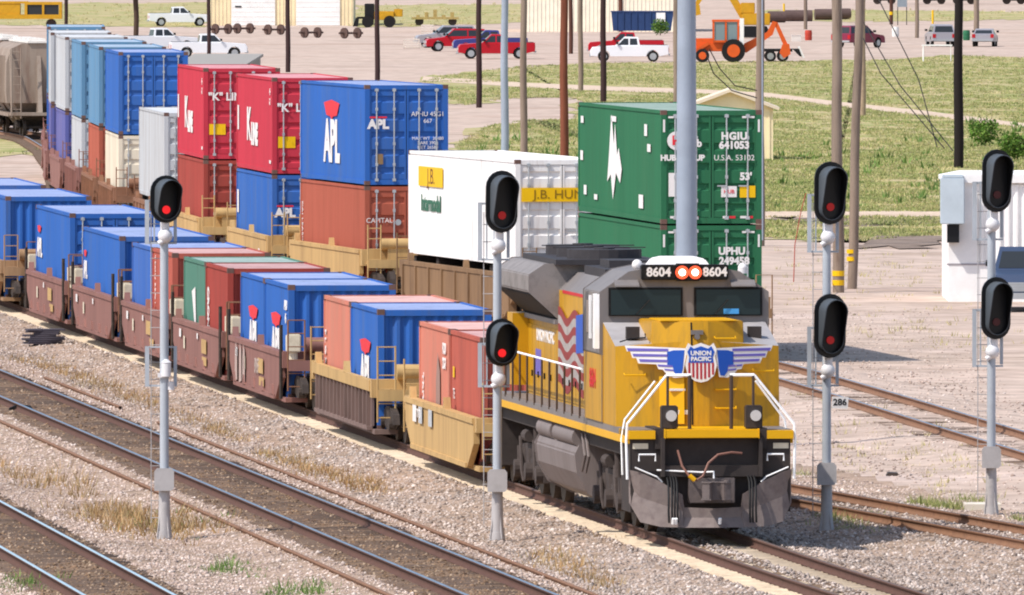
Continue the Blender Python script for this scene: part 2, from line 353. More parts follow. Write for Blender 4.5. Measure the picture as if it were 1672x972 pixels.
sp = sweep_rail('spare_rail', trackB, 1.72, 246, 343, [m_rust2, m_rust2], None, dz=-.12); tag(sp, 'long rusty loose rail lying on gravel just beyond the near main track', 'rail')
sp = sweep_rail('spare_rail', trackB, 1.72, 352, 374, [m_rust2, m_rust2], None, dz=-.12); tag(sp, 'short rusty loose rail at the left edge, ending before the long one', 'rail')
sp = sweep_rail('spare_rail', trackB, -1.75, 246, 372, [m_rust2, m_rust2], None, dz=-.12); tag(sp, 'rusty loose rail lying on gravel on the near side of the main track', 'rail')

# ------------------------------------------------------------------ far ground: grass, paths
def sheet(name, poly_px, z, m, n=26, jag=.12):
    pts = []
    k = len(poly_px)
    for i in range(k):
        a, b = poly_px[i], poly_px[(i+1) % k]; L = math.hypot(b[0]-a[0], (b[1]-a[1])*4); q = max(2, int(L/14))
        for j in range(q):
            t = j/q; x, y = P(a[0]+(b[0]-a[0])*t, a[1]+(b[1]-a[1])*t, z)
            pts.append((x+random.uniform(-1.2,1.2), y+random.uniform(-1,1)*jag*y*.07, z))
    bm = bmesh.new(); f = bm.faces.new([bm.verts.new(p) for p in pts]); bmesh.ops.triangulate(bm, faces=[f])
    me = bpy.data.meshes.new(name); bm.to_mesh(me); bm.free(); me.materials.append(m); o = link(name, me)
    o['kind'] = 'structure'; return o
GP = [[(855,108),(1000,103),(1300,100),(1480,97),(1560,90),(1700,96),(1700,330),(1545,384),(1400,395),(1250,388),(1240,330),(1100,300),(900,268),(752,266),(745,238),(800,205),(860,196),(940,196),(940,160),(840,160),(760,172),(700,150),(670,140),(720,124)],
      [(-60,10),(110,5),(345,4),(345,44),(110,42),(-60,40)],
      [(572,8),(870,6),(870,36),(760,40),(640,44),(572,44)],
      [(1255,17),(1460,16),(1700,20),(1700,32),(1500,34),(1390,36),(1255,32)],
      [(-40,222),(40,222),(82,232),(70,250),(-40,262)],
      [(300,-35),(1700,-40),(1700,-12),(300,-8)]]
for g in GP: sheet('grass_ground', g, GZ+.02, m_grassbed)
def band(name, pts, w, z, m):
    q = [P(x, y, z) for x, y in pts]; v = []; 
    for x, y in q: v += [(x, y-w, z), (x, y+w, z)]
    o = MB().add(v, [(2*i, 2*i+2, 2*i+3, 2*i+1) for i in range(len(q)-1)]).build(name, m); o['kind'] = 'structure'; return o
band('dirt_path', [(690,128),(860,139),(1000,145),(1150,150),(1260,156),(1380,171),(1520,186),(1700,209)], 12, GZ+.03, m_path)
band('dirt_path', [(1235,352),(1300,351),(1400,352),(1480,350),(1560,352)], 7, GZ+.03, m_path)
band('dirt_path', [(-60,30),(60,26)], 10, GZ+.03, m_path)
m_soil = ground_mat('grey soil', ['6e5f54', '85756a', '94857a'], .6)
sheet('soil_bank', [(1405,396),(1440,384),(1500,382),(1552,378),(1552,400),(1480,404),(1420,404)], GZ+.035, m_soil)
sheet('soil_bank', [(1290,356),(1400,358),(1540,357),(1545,364),(1400,366),(1300,364)], GZ+.035, m_soil)

def grass(name, polys, n, hmin, hmax, m, label, thr=.42, sc=.12, cat='grass', y0=455, y1=1700, excl=None, wid=.036):
    Xs, Ys = [], []
    ylo = 1e9
    Y = F*(CAMH-GZ)/(-YH + (-45) + (rng.random(n*3))*(430+45)); Y = Y[(Y > y0) & (Y < y1)]
    X = (rng.random(len(Y))*2-1)*(880/F*Y)
    s = F/Y; px = 836+X*s; py = YH+(CAMH-GZ)*s
    k = np.zeros(len(Y), bool)
    for p in polys: k |= inpoly(px, py, p)
    k &= fbm(X*sc*3, Y*sc, 4) > thr
    if excl: k &= ~excl(px, py)
    X = X[k][:n]; Y = Y[k][:n]
    return blades(name, X, Y, GZ, hmin, hmax, m, label, cat, wid=wid)
def blades(name, X, Y, z0, hmin, hmax, m, label, cat='grass', nb=7, wid=.05, spread=.22):
    n = len(X); a = rng.random((n, nb))*6.283; r = rng.random((n, nb))*spread
    bx = X[:,None]+np.cos(a)*r; by = Y[:,None]+np.sin(a)*r
    h = (hmin+(hmax-hmin)*rng.random((n,1))**1.5)*(.5+.7*rng.random((n, nb)))
    z0 = np.broadcast_to(np.asarray(z0)[...,None] if np.ndim(z0) else z0, (n, nb))
    lx = np.cos(a)*h*.45+(rng.random((n,nb))-.5)*.1; ly = np.sin(a)*h*.45; wv = wid*(.6+.8*rng.random((n, nb))); d = rng.random((n, nb))*3.14
    v = np.stack([np.stack([bx-np.cos(d)*wv, by-np.sin(d)*wv, z0-.02], -1), np.stack([bx+np.cos(d)*wv, by+np.sin(d)*wv, z0-.02], -1), np.stack([bx+lx, by+ly, z0+h], -1)], 2)
    Fc = np.arange(n*nb*3).reshape(-1, 3)
    o = npmesh(name, v.reshape(-1, 3), Fc, m, loops=3); tag(o, label, cat, kind='stuff'); return o
m_g1 = island_mat('green grass', ['76864c', '889254', '9ea268', '8f985c', 'b0a87a', '707c46'])
m_g2 = island_mat('straw grass', ['b4a878', 'c0b084', 'a4a468', 'c8ba92', 'b0a870'])
m_g3 = island_mat('dry weeds', ['9c7850', 'ac8c64', 'bca280', '8e8058', 'b08a5c'])
m_g4 = island_mat('dark green weeds', ['5c7840', '6a8646', '7a9450', '54703a'])
pth = [(860,139),(1000,145),(1150,150),(1260,156),(1380,171),(1520,186),(1700,209)]
def onpath(px, py):
    yy = np.interp(px, [a for a, b in pth], [b for a, b in pth]); return (np.abs(py-yy) < 4) | ((np.abs(py-351) < 4) & (px > 1235))
grass('grass', [GP[0]], 95000, .04, .15, m_g1, 'green grass covering the open field beyond the trains', thr=.40, excl=onpath)
grass('straw_grass', [GP[0]], 50000, .04, .14, m_g2, 'straw-coloured grass patches in the field beyond the trains', thr=.44, sc=.2, excl=onpath)
grass('tall_weeds', [[(760,262),(790,215),(870,198),(960,205),(960,262)], [(1250,240),(1545,230),(1600,330),(1480,345),(1250,342)], [(1580,200),(1690,205),(1690,262),(1580,262)]], 1800, .15, .5, m_g4, 'taller dark green weeds in the near part of the field', thr=.52, sc=.3, wid=.07)
grass('far_grass', GP[1:4]+GP[5:], 9000, .1, .35, m_g2, 'olive grass strips beyond the vehicle yard', thr=.3, y0=1000, y1=3000)
grass('verge_grass', [GP[4]], 800, .1, .3, m_g1, 'green grass verge behind the far left container cars', thr=.2)
def weeds(name, spots, m, label, hmin=.15, hmax=.5, cat='weeds', wid=.013):
    X = []; Y = []
    for (x0, y0), (x1, y1), n, sp_ in spots:
        for i in range(n):
            t = random.random(); px = x0+(x1-x0)*t; py = y0+(y1-y0)*t
            a, b = P(px, py, -.27); X.append(a+random.gauss(0, sp_*1.3)); Y.append(b+random.gauss(0, sp_*9))
    X = np.array(X); Y = np.array(Y); k = offrail(X, Y); X = X[k]; Y = Y[k]
    return blades(name, X, Y, np.where(tdist(X, Y).min(0) < 4.2, bedz(X, Y), GZ), hmin, hmax, m, label, cat, nb=8, wid=wid, spread=.22)
weeds('dry_weeds', [((30,585),(255,662),240,.18),((255,665),(400,722),130,.18),((430,742),(630,805),300,.17),((880,905),(990,955),160,.17),((1010,885),(1010,890),2,.1)], m_g3, 'rusty orange dry weeds in a line beside the far loose rail', .05, .22)
weeds('dry_weeds', [((170,845),(312,868),330,.3),((150,830),(200,850),60,.2),((0,760),(130,815),70,.25),((60,780),(140,800),30,.2)], m_g3, 'rusty orange dry weeds round the foot of the leftmost signal', .06, .32)
weeds('lot_weeds', [((600,150),(760,120),60,1.5),((1300,470),(1540,455),90,1.2),((1290,430),(1540,425),60,1.2),((1400,540),(1672,560),50,.8),((1300,720),(1600,790),60,.8),((1400,500),(1560,520),30,1.),((1250,640),(1672,790),60,.5)], m_g2, 'sparse straw weeds scattered over the dirt yard right of the locomotive', .05, .2)
weeds('green_weeds', [((345,925),(395,930),50,.15),((465,965),(520,968),60,.15),((200,850),(320,860),25,.3),((10,965),(60,960),40,.2)], m_g4, 'small green weeds in the gravel of the foreground', .06, .2)
weeds('green_weeds', [((1502,826),(1525,828),50,.1),((1540,828),(1560,830),60,.1),((1590,815),(1605,818),30,.1),((1365,850),(1400,866),60,.2),((1310,775),(1316,775),8,.08),((1660,848),(1672,850),20,.08)], m_g1, 'small bright green tufts between the tracks near the right-hand signals', .06, .22)

# ------------------------------------------------------------------ shared materials
m_blue = mat('container blue', '3062ae', .8, dirt='5a6a84', amt=0.45, sc=.5, streak=True, spec=.16, bump=.35)
m_blue2 = mat('container faded blue', '3c66b0', .8, dirt='5a6a90', amt=0.60, sc=.5, streak=True, spec=.16, bump=.35)
m_teal = mat('container steel blue', '5b86a8', .8, dirt='7a8c98', amt=0.60, sc=.5, streak=True, spec=.16, bump=.35)
m_salmon = mat('container salmon', 'c47a68', .8, dirt='a08070', amt=0.68, sc=.6, streak=True, spec=.16, bump=.35)
m_orange = mat('container rust orange', 'a85a48', .8, dirt='8a4a38', amt=0.52, sc=.5, streak=True, spec=.16, bump=.35)
m_brick = mat('container brick red', 'ae5a4c', .8, dirt='7c4844', amt=0.68, sc=.6, streak=True, spec=.16, bump=.35)
m_red = mat('container bright red', 'bc3848', .8, dirt='9c3440', amt=0.45, sc=.5, streak=True, spec=.16, bump=.35)
m_brownred = mat('container brown red', '9c443c', .8, dirt='704038', amt=0.68, sc=.6, streak=True, spec=.16, bump=.35)
m_green = mat('container green', '2e6a4a', .8, dirt='3c6a4c', amt=0.52, sc=.5, streak=True, spec=.16, bump=.35)
m_dgreen = mat('container dull green', '527e6e', .8, dirt='5a7468', amt=0.68, sc=.6, streak=True, spec=.16, bump=.35)
m_white = mat('container white', 'eceae8', .8, dirt='b8aca8', amt=0.45, sc=.5, streak=True, spec=.16, bump=.35)
m_lgrey = mat('container light grey', 'b4b8bc', .8, dirt='96908c', amt=0.68, sc=.5, streak=True, spec=.16, bump=.35)
m_cream = mat('container cream', 'd6ccb8', .8, dirt='a89c88', amt=0.68, sc=.5, streak=True, spec=.16, bump=.35)
m_purple = mat('container violet blue', '5a5f9c', .8, dirt='8a7c90', amt=0.90, sc=.8, streak=True, spec=.16, bump=.35)
m_steel = mat('galvanised bar', 'b8bcc0', .4, metal=.5)
m_gasket = mat('dark gasket', '26242a', .8)
m_cast = mat('corner casting', '6a5048', .7, dirt='4a3a34', amt=.5)
m_lett = mat('white lettering', 'e4e0de', .6, var=.04)
m_logored = mat('red logo paint', 'd8303c', .6, var=.04)
m_yel = mat('yellow sticker', 'e8b808', .5, var=.05)
m_black = mat('black paint', '141416', .5)
m_tan = mat('well car tan yellow', 'bd9c68', .7, dirt='8a6a48', amt=.6, sc=.9, streak=True, var=.14)
m_gold = mat('well car ochre', 'a08060', .75, dirt='6e5038', amt=.75, sc=1.0, streak=True, var=.16)
m_brown = mat('well car brown', '8a625a', .8, dirt='6a4c46', amt=.55, sc=.8, streak=True, var=.14)
m_rustcar = mat('well car rusty', '86604a', .85, dirt='5c4234', amt=.7, sc=1.2, var=.2)
m_truck = mat('bogie grime', '3a322e', .85, dirt='6a5a4e', amt=.5, sc=4, var=.2)
m_wheel = mat('wheel steel', '4a403a', .6, metal=.3, dirt='2a2422', amt=.6, sc=5)
m_creambox = mat('cream brake box', 'd8ceb8', .7, dirt='a89880', amt=.4, sc=3)
m_grey_rust = mat('rib grey brown', '7a6660', .8, dirt='54443e', amt=.6, sc=2, streak=True, var=.2)

# ------------------------------------------------------------------ containers
CP = {}
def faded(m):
    # roof copy of the paint, with grazing sky sheen mixed into its colour
    k = m.name + ' painted-sheen roof'
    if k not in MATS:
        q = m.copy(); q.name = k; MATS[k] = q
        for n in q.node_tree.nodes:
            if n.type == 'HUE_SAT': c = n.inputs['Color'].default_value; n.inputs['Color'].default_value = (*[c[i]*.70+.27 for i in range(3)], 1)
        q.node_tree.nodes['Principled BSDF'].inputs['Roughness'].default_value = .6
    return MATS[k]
def container_proto(L, H, W, bm_, end, key):
    """meshes of one container kind; end = 'door' or 'wall'"""
    if key in CP: return CP[key]
    parts = []
    b = MB(); hx, hy = L/2, W/2
    # side walls with shallow pressed ribs
    n = int(L/.28); xs = np.linspace(-hx+.16, hx-.16, n*4+1)
    prof = [(xs[i], (.0, .010, .010, .0)[i % 4]) for i in range(len(xs))]
    for sg in (-1, 1):
        vs = []; 
        for x, d in prof: vs += [(x, sg*(hy-.02-d), .14), (x, sg*(hy-.02-d), H-.08)]
        b.add(vs, [(2*i, 2*i+2, 2*i+3, 2*i+1) for i in range(len(prof)-1)], 0)
    # roof with cross ribs
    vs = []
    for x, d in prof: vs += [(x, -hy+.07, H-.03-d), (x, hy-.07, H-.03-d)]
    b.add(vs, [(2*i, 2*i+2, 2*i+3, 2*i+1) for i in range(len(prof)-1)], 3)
    b.box(-hx+.1, hx-.1, -hy+.05, hy-.05, .10, .14, 0)
    for sg in (-1, 1):
        b.box(-hx+.16, hx-.16, sg*hy-.035*sg-.035, sg*hy-.035*sg+.035, .02, .15, 0)
        b.box(-hx+.16, hx-.16, sg*hy-.04*sg-.04, sg*hy-.04*sg+.04, H-.09, H-.008, 0)
        for ex in (-1, 1):
            b.box(min(ex*hx, ex*(hx-.16)), max(ex*hx, ex*(hx-.16)), sg*(hy-.07)-.07, sg*(hy-.07)+.07, .12, H-.12, 2)
            for z in (0, H-.12):
                b.box(min(ex*hx, ex*(hx-.18)), max(ex*hx, ex*(hx-.18)), sg*(hy-.075)-.078, sg*(hy-.075)+.078, z, z+.12, 1)
    for ex in (-1, 1):
        b.box(min(ex*(hx-.01), ex*(hx-.13)), max(ex*(hx-.01), ex*(hx-.13)), -hy+.14, hy-.14, H-.14, H-.012, 2)
        b.box(min(ex*(hx-.01), ex*(hx-.13)), max(ex*(hx-.01), ex*(hx-.13)), -hy+.14, hy-.14, .01, .16, 2)
    # blank wall at the far end
    b.box(-hx+.06, -hx+.09, -hy+.13, hy-.13, .15, H-.13, 0)
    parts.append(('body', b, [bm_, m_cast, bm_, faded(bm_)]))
    if end == 'wall':
        w_ = MB(); vs = []; k = int((W-.28)/.26); ys = np.linspace(-hy+.14, hy-.14, k*4+1)
        for i, y in enumerate(ys):
            d = (0, 0, .05, .05)[i % 4]; vs += [(hx-.04-d, y, .16), (hx-.04-d, y, H-.14)]
        w_.add(vs, [(2*i, 2*i+2, 2*i+3, 2*i+1) for i in range(len(ys)-1)]); parts.append(('end_wall', w_, [bm_]))
    else:
        for sg in (-1, 1):
            d = MB(); y0, y1 = sorted((sg*.012, sg*(hy-.14))); zs = []; k = 5; h0, h1 = .17, H-.15; st = (h1-h0)/k
            for q in range(k):
                a = h0+q*st; zs += [(a, 0), (a+st*.3, 0), (a+st*.36, .04), (a+st*.62, .04), (a+st*.68, 0)]
            zs.append((h1, 0)); vs = []
            for z, r in zs: vs += [(hx-.03-r, y0, z), (hx-.03-r, y1, z)]
            d.add(vs, [(2*i, 2*i+1, 2*i+3, 2*i+2) for i in range(len(zs)-1)])
            d.box(hx-.06, hx-.02, y0, y0+.05, .16, H-.15); d.box(hx-.06, hx-.02, y1-.05, y1, .16, H-.15)
            parts.append(('door', d, [bm_]))
            for f in (.30, .72):
                y = sg*hy*f; r = MB(); r.cyl((hx+.012, y, .12), (hx+.012, y, H-.10), .021, n=8)
                for z in (.14, H-.16): r.box(hx-.02, hx+.035, y-.05, y+.05, z-.03, z+.05)
                for z in (.55, 1.15, H-.75): r.box(hx-.02, hx+.04, y-.035, y+.035, z, z+.09)
                r.box(hx, hx+.03, y-.26*sg-.02 if sg < 0 else y-.24, y+.24 if sg < 0 else y+.02, .95, .985)
                parts.append(('locking_bar', r, [m_steel]))
        g = MB(); g.box(hx-.09, hx-.045, -.011, .011, .16, H-.15); g.box(hx-.13, hx-.10, -hy+.12, hy-.12, .15, H-.13)
        parts.append(('door_seal', g, [m_gasket]))
    # door goes to the end that faces the camera (+x)
    out = []
    for nm, b_, ms in parts:
        o = b_.build(nm, ms); out.append((nm, o.data)); bpy.data.objects.remove(o)
    CP[key] = out; return out
def container(track, Y, L, H, W, z, m, end, label, group, mid_pose=None):
    (x, y, _), rz = mid_pose or unit(track, Y, L)
    t = empty('shipping_container', label, 'container', (x, y, z), rz, group)
    for nm, me in container_proto(L, H, W, m, end, (L, H, W, m.name, end)): link(nm, me, t)
    return t
def logo_bird(t, x, y, ze, we, he, zt, ht, wt):
    plate([(-.5*we,.34*he),(-.2*we,.44*he),(0,.5*he),(.2*we,.44*he),(.5*we,.34*he),(.34*we,-.28*he),(.1*we,-.34*he),(0,-.5*he),(-.1*we,-.34*he),(-.34*we,-.28*he)], m_logored, t, (x, y, ze), SIDE, 'emblem')
    text('APL', ht*1.38, m_lett, t, (x, y, zt), SIDE, sx=wt/(ht*2.3), bold=.06*ht)
G1 = 'single-stacked containers of the front train'; G2 = 'double-stacked containers of the rear train'
Wc = 2.44
# -- front train (on track C): (near end Y, length, height, material, end, label)
T1 = {}
zf = .22
def put1(k, Y, L, H, m, end, label): T1[k] = container(trackC, Y, L, H, Wc, zf, m, end, label, G1); return T1[k]
b_ = put1('b', 305.0, 6.06, 2.59, m_brick, 'wall', 'brick-red container nearest the locomotive, behind the two-headed signal'); a_ = put1('a', 311.2, 6.06, 2.59, m_salmon, 'wall', 'scuffed pale salmon container with a rust stain, second behind the locomotive')
d_ = put1('d', 326.0, 6.06, 2.59, m_blue, 'wall', 'blue container with a red and white logo beside a clean salmon one'); c_ = put1('c', 332.2, 6.06, 2.59, m_salmon, 'wall', 'clean salmon container just behind the blue one on the ribbed well car')
e1 = put1('e1', 346.7, 6.06, 2.59, m_blue, 'wall', 'blue container with a red logo, near half of the nearest blue pair'); e2 = put1('e2', 352.9, 6.06, 2.59, m_blue, 'wall', 'blue container with a red logo, far half of the nearest blue pair')
f1 = put1('f1', 362.4, 6.06, 2.59, m_brownred, 'wall', 'red container with a column of white letters, joined to a green one'); f2 = put1('f2', 368.6, 6.06, 2.59, m_dgreen, 'wall', 'dull green container in the front train, the only green one there')
g1 = put1('g1', 377.9, 6.06, 2.59, m_brick, 'wall', 'red container right behind the leftmost signal mast'); g2 = put1('g2', 384.1, 6.06, 2.59, m_blue2, 'wall', 'short blue container joined to the red one behind the leftmost signal')
h1 = put1('h', 394.0, 12.19, 2.65, m_blue, 'wall', 'long blue container third from the left edge in the front train')
i1 = put1('i', 410.5, 12.19, 2.9, m_blue, 'door', 'long blue container with four locking bars showing, second from the left edge')
j1 = put1('j', 434.0, 12.19, 2.9, m_blue, 'wall', 'long blue container cut by the left edge of the photo, the nearer of two')
k1 = put1('k', 451.0, 12.19, 2.9, m_blue2, 'wall', 'violet-blue container roof at the left edge, the farthest of the front train')
l_ = -Wc/2+.005
for t, x in ((d_, .3), (e1, -.1), (e2, .3)): logo_bird(t, x, l_-.006, 1.72, 2.4, .36, 1.12, .72, 2.2)
logo_bird(i1, -4.8, l_-.006, 2.25, 1.3, .22, 1.72, .5, 1.8); logo_bird(h1, -5.2, l_-.006, 1.95, .9, .2, 1.5, .45, 1.2)
text('CRONOS', .62, m_lett, f1, (-2.3, l_-.006, 1.3), SIDE @ Matrix.Rotation(-math.pi/2, 4, 'Z'), sx=.55, bold=.03)
plate([(-1.0,.5),(-.1,.62),(.25,-.9),(-.9,-.75),(-.25,-.3)], m_lett, f2, (.4, l_-.006, 1.3), SIDE, 'emblem')
for t, x in ((c_, -2.6),): text('F L O R E N S', .34, m_lett, t, (x, l_-.006, 1.15), SIDE @ Matrix.Rotation(-math.pi/2, 4, 'Z'), sx=.7, bold=.015)
text('TRITON', .3, m_lett, a_, (-2.2, l_-.006, 1.0), SIDE @ Matrix.Rotation(-math.pi/2, 4, 'Z'), bold=.01)
text('FCIU\n22G1', .3, m_lett, a_, (2.1, l_-.006, 2.0), SIDE, bold=.012)
m_stain = mat('rust stain', '96786e', .8); plate([(-.5,-1),(.4,-1),(.35,.5),(-.1,.9),(-.45,.3)], m_stain, a_, (.9, l_-.006, 1.15), SIDE, 'stain', t=.003)
plate(rect(.28,.22), m_yel, b_, (-2.2, l_-.006, 1.75), SIDE); text('TE', .3, m_lett, b_, (-2.2, l_-.006, 1.3), SIDE)
text('TEXU 22G1', .25, m_lett, g1, (-2.1, l_-.006, 1.8), SIDE @ Matrix.Rotation(-math.pi/2, 4, 'Z'))
text('APLU\n45', .3, m_lett, e1, (2.3, l_-.006, 1.95), SIDE, bold=.01)
# -- rear train (on track D)
zl = .34
def put2(Y, L, H, W, z, m, label, end='door'): return container(trackD, Y, L, H, W, z, m, end, label, G2)
gu = put2(390, 16.15, 2.9, 2.59, zl+2.93, m_green, 'dark green 53-foot container numbered 641053, upper one of the green stack')
gl = put2(390, 16.15, 2.9, 2.59, zl, m_green, 'dark green container numbered 249458, lower one of the green stack, mostly hidden')
wh = put2(414, 16.15, 2.9, 2.59, 1.6, m_white, 'white container with a yellow logo box, between the green and blue stacks')
au = put2(443, 12.19, 2.9, Wc, zl+2.93, m_blue, 'blue container with a large red and white logo, upper one over the orange container'); al = put2(443, 12.19, 2.9, Wc, zl, m_orange, 'plain rust-orange container, lower one under the large blue container')
r2u = put2(461, 12.19, 2.9, Wc, zl+2.93, m_red, 'bright red container with white lettering over a blue one, nearer of the red pair'); r2l = put2(461, 12.19, 2.9, Wc, zl, m_blue, 'blue container in the lower row under the nearer bright red one')
r1u = put2(487, 12.19, 2.9, Wc, zl+2.93, m_red, 'bright red container with white lettering over a brown-red one, farther of the red pair'); r1l = put2(487, 12.19, 2.9, Wc, zl, m_brownred, 'brown-red container in the lower row under the farther bright red one')
gr = put2(505, 14.6, 2.95, 2.59, 1.55, m_lgrey, 'light grey container standing alone without a partner, left of the red stacks')
rows = [(538, m_blue, m_cream, 'deep blue container at the front of the far stacks', 'cream container under the deep blue one in the far stacks'),
        (557, m_teal, m_orange, 'steel-blue container just behind the deep blue far stack', 'orange container in the lower row of the far stacks'),
        (577, m_teal, m_lgrey, 'steel-blue container third in the row of far stacks', 'pale grey-white lower container third in the row of far stacks'),
        (597, m_lgrey, m_purple, 'light grey container fourth in the row of far stacks', 'violet-blue lower container fourth in the row of far stacks'),
        (617, m_lgrey, m_purple, 'light grey container fifth in the row of far stacks, second from the hopper', 'violet-blue lower container fifth in the row, second from the hopper'),
        (645, m_teal, m_blue2, 'faded steel-blue container farthest back among the far stacks, beside the hopper car', 'faded blue lower container farthest back, hidden by the other stacks')]
for Y, mu_, ml_, lu, ll in rows:
    put2(Y, 12.19, 2.9, Wc, zl+2.93, mu_, lu); put2(Y, 12.19, 2.9, Wc, zl, ml_, ll)
sd_ = -Wc/2-.001
logo_bird(au, -.1, sd_, 2.1, 2.9, .58, 1.12, 1.2, 2.9)
for t, x in ((r2u, -3.0), (r1u, -3.2)):
    text('K', 1.35, m_lett, t, (x+1.2, sd_, 1.35), SIDE, sx=1.5, bold=.05); text('LINE', .85, m_lett, t, (x+3.1, sd_, 1.08), SIDE, sx=1.25, bold=.06)
    plate(rect(.45,.75), m_lett, t, (x-2.4, sd_, 1.55), SIDE); text('45\nG1', .3, m_lett, t, (5.3, sd_, 2.3), SIDE)
    plate(rect(.5,.1), m_lett, t, (5.4, sd_, .35), SIDE)
    hx = 12.19/2; text('"K" LINE', .34, m_lett, t, (hx+.045, -.45, 1.98), ENDF, bold=.01); plate(rect(.52,.34), m_yel, t, (hx-.018, -.78, .95), ENDF)
    plate(rect(.42,.3), m_lett, t, (hx-.018, .2, .95), ENDF)
plate(rect(.5,.7), m_lett, r2l, (-5.5, sd_, 1.9), SIDE)
for t in (au, r2l):
    hx = 12.19/2
    text('APL', .36, m_lett, t, (hx+.005, -.83, 1.75), ENDF, bold=.02); plate(rect(.5,.05), m_logored, t, (hx+.002, -.83, 1.96), ENDF)
    text('APHU 45G1', .19, m_lett, t, (hx+.005, .62, 2.05), ENDF); text('667', .17, m_lett, t, (hx+.005, .62, 1.85), ENDF)
    text('MAX WT  30480\nTARE 3900\nNET 26580\nCU CAP 76', .13, m_lett, t, (hx+.005, .62, 1.15), ENDF)
    plate(rect(.22,.3), mat('brown plate', '8a7050'), t, (hx+.002, -.8, .75), ENDF)
text('CAI LEASING', .26, m_lett, al, (-5.7, sd_, 1.5), SIDE @ Matrix.Rotation(-math.pi/2, 4, 'Z')); text('CAPITAL', .2, m_lett, al, (12.19/2+.005, -.8, 1.9), ENDF)
plate([(math.cos(a)*.09, math.sin(a)*.09) for a in np.linspace(0, 6.1, 12)], m_steel, al, (12.19/2, -.25, 1.85), ENDF); plate([(math.cos(a)*.09, math.sin(a)*.11) for a in np.linspace(0, 6.1, 12)], m_yel, al, (12.19/2, -.7, .85), ENDF)
hx = 16.15/2; gy0 = -2.59/2-.001
text('HGIU', .26, m_lett, gu, (hx+.04, .58, 2.23), ENDF, bold=.012, spacing=1.1); text('641053', .26, m_lett, gu, (hx+.04, .58, 2.0), ENDF, bold=.012)
text('U.S.A. 53102', .2, m_lett, gu, (hx+.04, .58, 1.68), ENDF); text("53'", .26, m_lett, gu, (hx+.04, .88, 1.2), ENDF, bold=.012)
text('HUB GROUP', .2, m_lett, gu, (hx+.04, -.75, 1.68), ENDF, bold=.01)
plate([(math.cos(a)*.24, math.sin(a)*.24) for a in np.linspace(0, 6.0, 16)], m_lett, gu, (hx-.01, -.9, 2.12), ENDF, 'emblem', t=.03); text('H', .3, m_logored, gu, (hx+.03, -.9, 2.12), ENDF, bold=.02); text('hub', .26, m_lett, gu, (hx+.04, -.45, 2.05), ENDF, bold=.01)
plate(rect(.4,.28), m_lett, gu, (hx-.01, .45, .82), ENDF, t=.02); text('HUB', .14, m_logored, gu, (hx+.015, .45, .82), ENDF); plate(rect(.4,.3), m_yel, gu, (hx-.01, .93, .82), ENDF, t=.02)
plate(rect(.3,.6), m_lett, gu, (hx-.01, -.95, 1.0), ENDF, t=.02)
for t in (gu, gl):
    plate(rect(.32,.05), m_lett, t, (hx-.01, -.95, 2.72), ENDF); plate(rect(.32,.05), m_lett, t, (hx-.01, .95, 2.72), ENDF)
    plate(rect(.05,.32), m_lett, t, (hx+.002, -1.22, 2.5), ENDF); plate(rect(.05,.32), m_lett, t, (hx+.002, 1.22, 2.5), ENDF)
for y in (-.9, -.5, .45, .9): plate(rect(.16,.06), m_lett, gu, (hx-.008, y-.08, .17), ENDF); plate(rect(.16,.06), m_logored, gu, (hx-.008, y+.09, .17), ENDF)
text('UPHU', .26, m_lett, gl, (hx+.04, .52, 2.23), ENDF, bold=.012); text('249458', .26, m_lett, gl, (hx+.04, .58, 1.98), ENDF, bold=.012)
plate([(-1.3,-.6),(-.9,.2),(-.5,1.15),(.0,.35),(.2,.9),(.6,.1),(.9,.3),(1.5,-.25),(1.2,-.6),(.4,-.35),(-.2,-1.05),(-.6,-.4)], m_lett, gu, (-.9, gy0, 1.5), SIDE, 'emblem')
for x, z, w_, h_ in ((-7.2,2.45,.5,.18),(-1.0,2.55,1.0,.14),(5.2,2.35,.5,.3),(-7.3,1.5,.5,.25),(-6.6,.6,.5,.25),(4.3,.5,.8,.35),(5.8,1.9,.6,.2),(-4.5,.45,.6,.14)): plate(rect(w_, h_), m_lett, gu, (x, gy0, z), SIDE)
for x, z in ((-6.0, 1.6), (-1.0, 1.7)): plate(rect(.9,.3), m_lett, gl, (x, gy0, z), SIDE)
m_jbg = mat('dark green lettering', '3a6a54', .6); m_jbt = mat('brown lettering', '6a3a20', .6)
plate(rect(3.7,.55), m_yel, wh, (-4.6, gy0, 2.35-.14), SIDE, t=.012); text('J.B.', .62, m_jbt, wh, (-4.5, gy0-.012, 2.2), SIDE, sx=1.5); text('Intermodal', .62, m_jbg, wh, (-4.6, gy0, 1.45), SIDE, sx=1.1, bold=.02)
plate(rect(2.25,.38), m_yel, wh, (hx-.005, 0, 1.95), ENDF, t=.045); text('J.B. HUNT', .34, mat('dark ochre lettering', '8a6a10'), wh, (hx+.045, 0, 1.95), ENDF, sx=1.1)

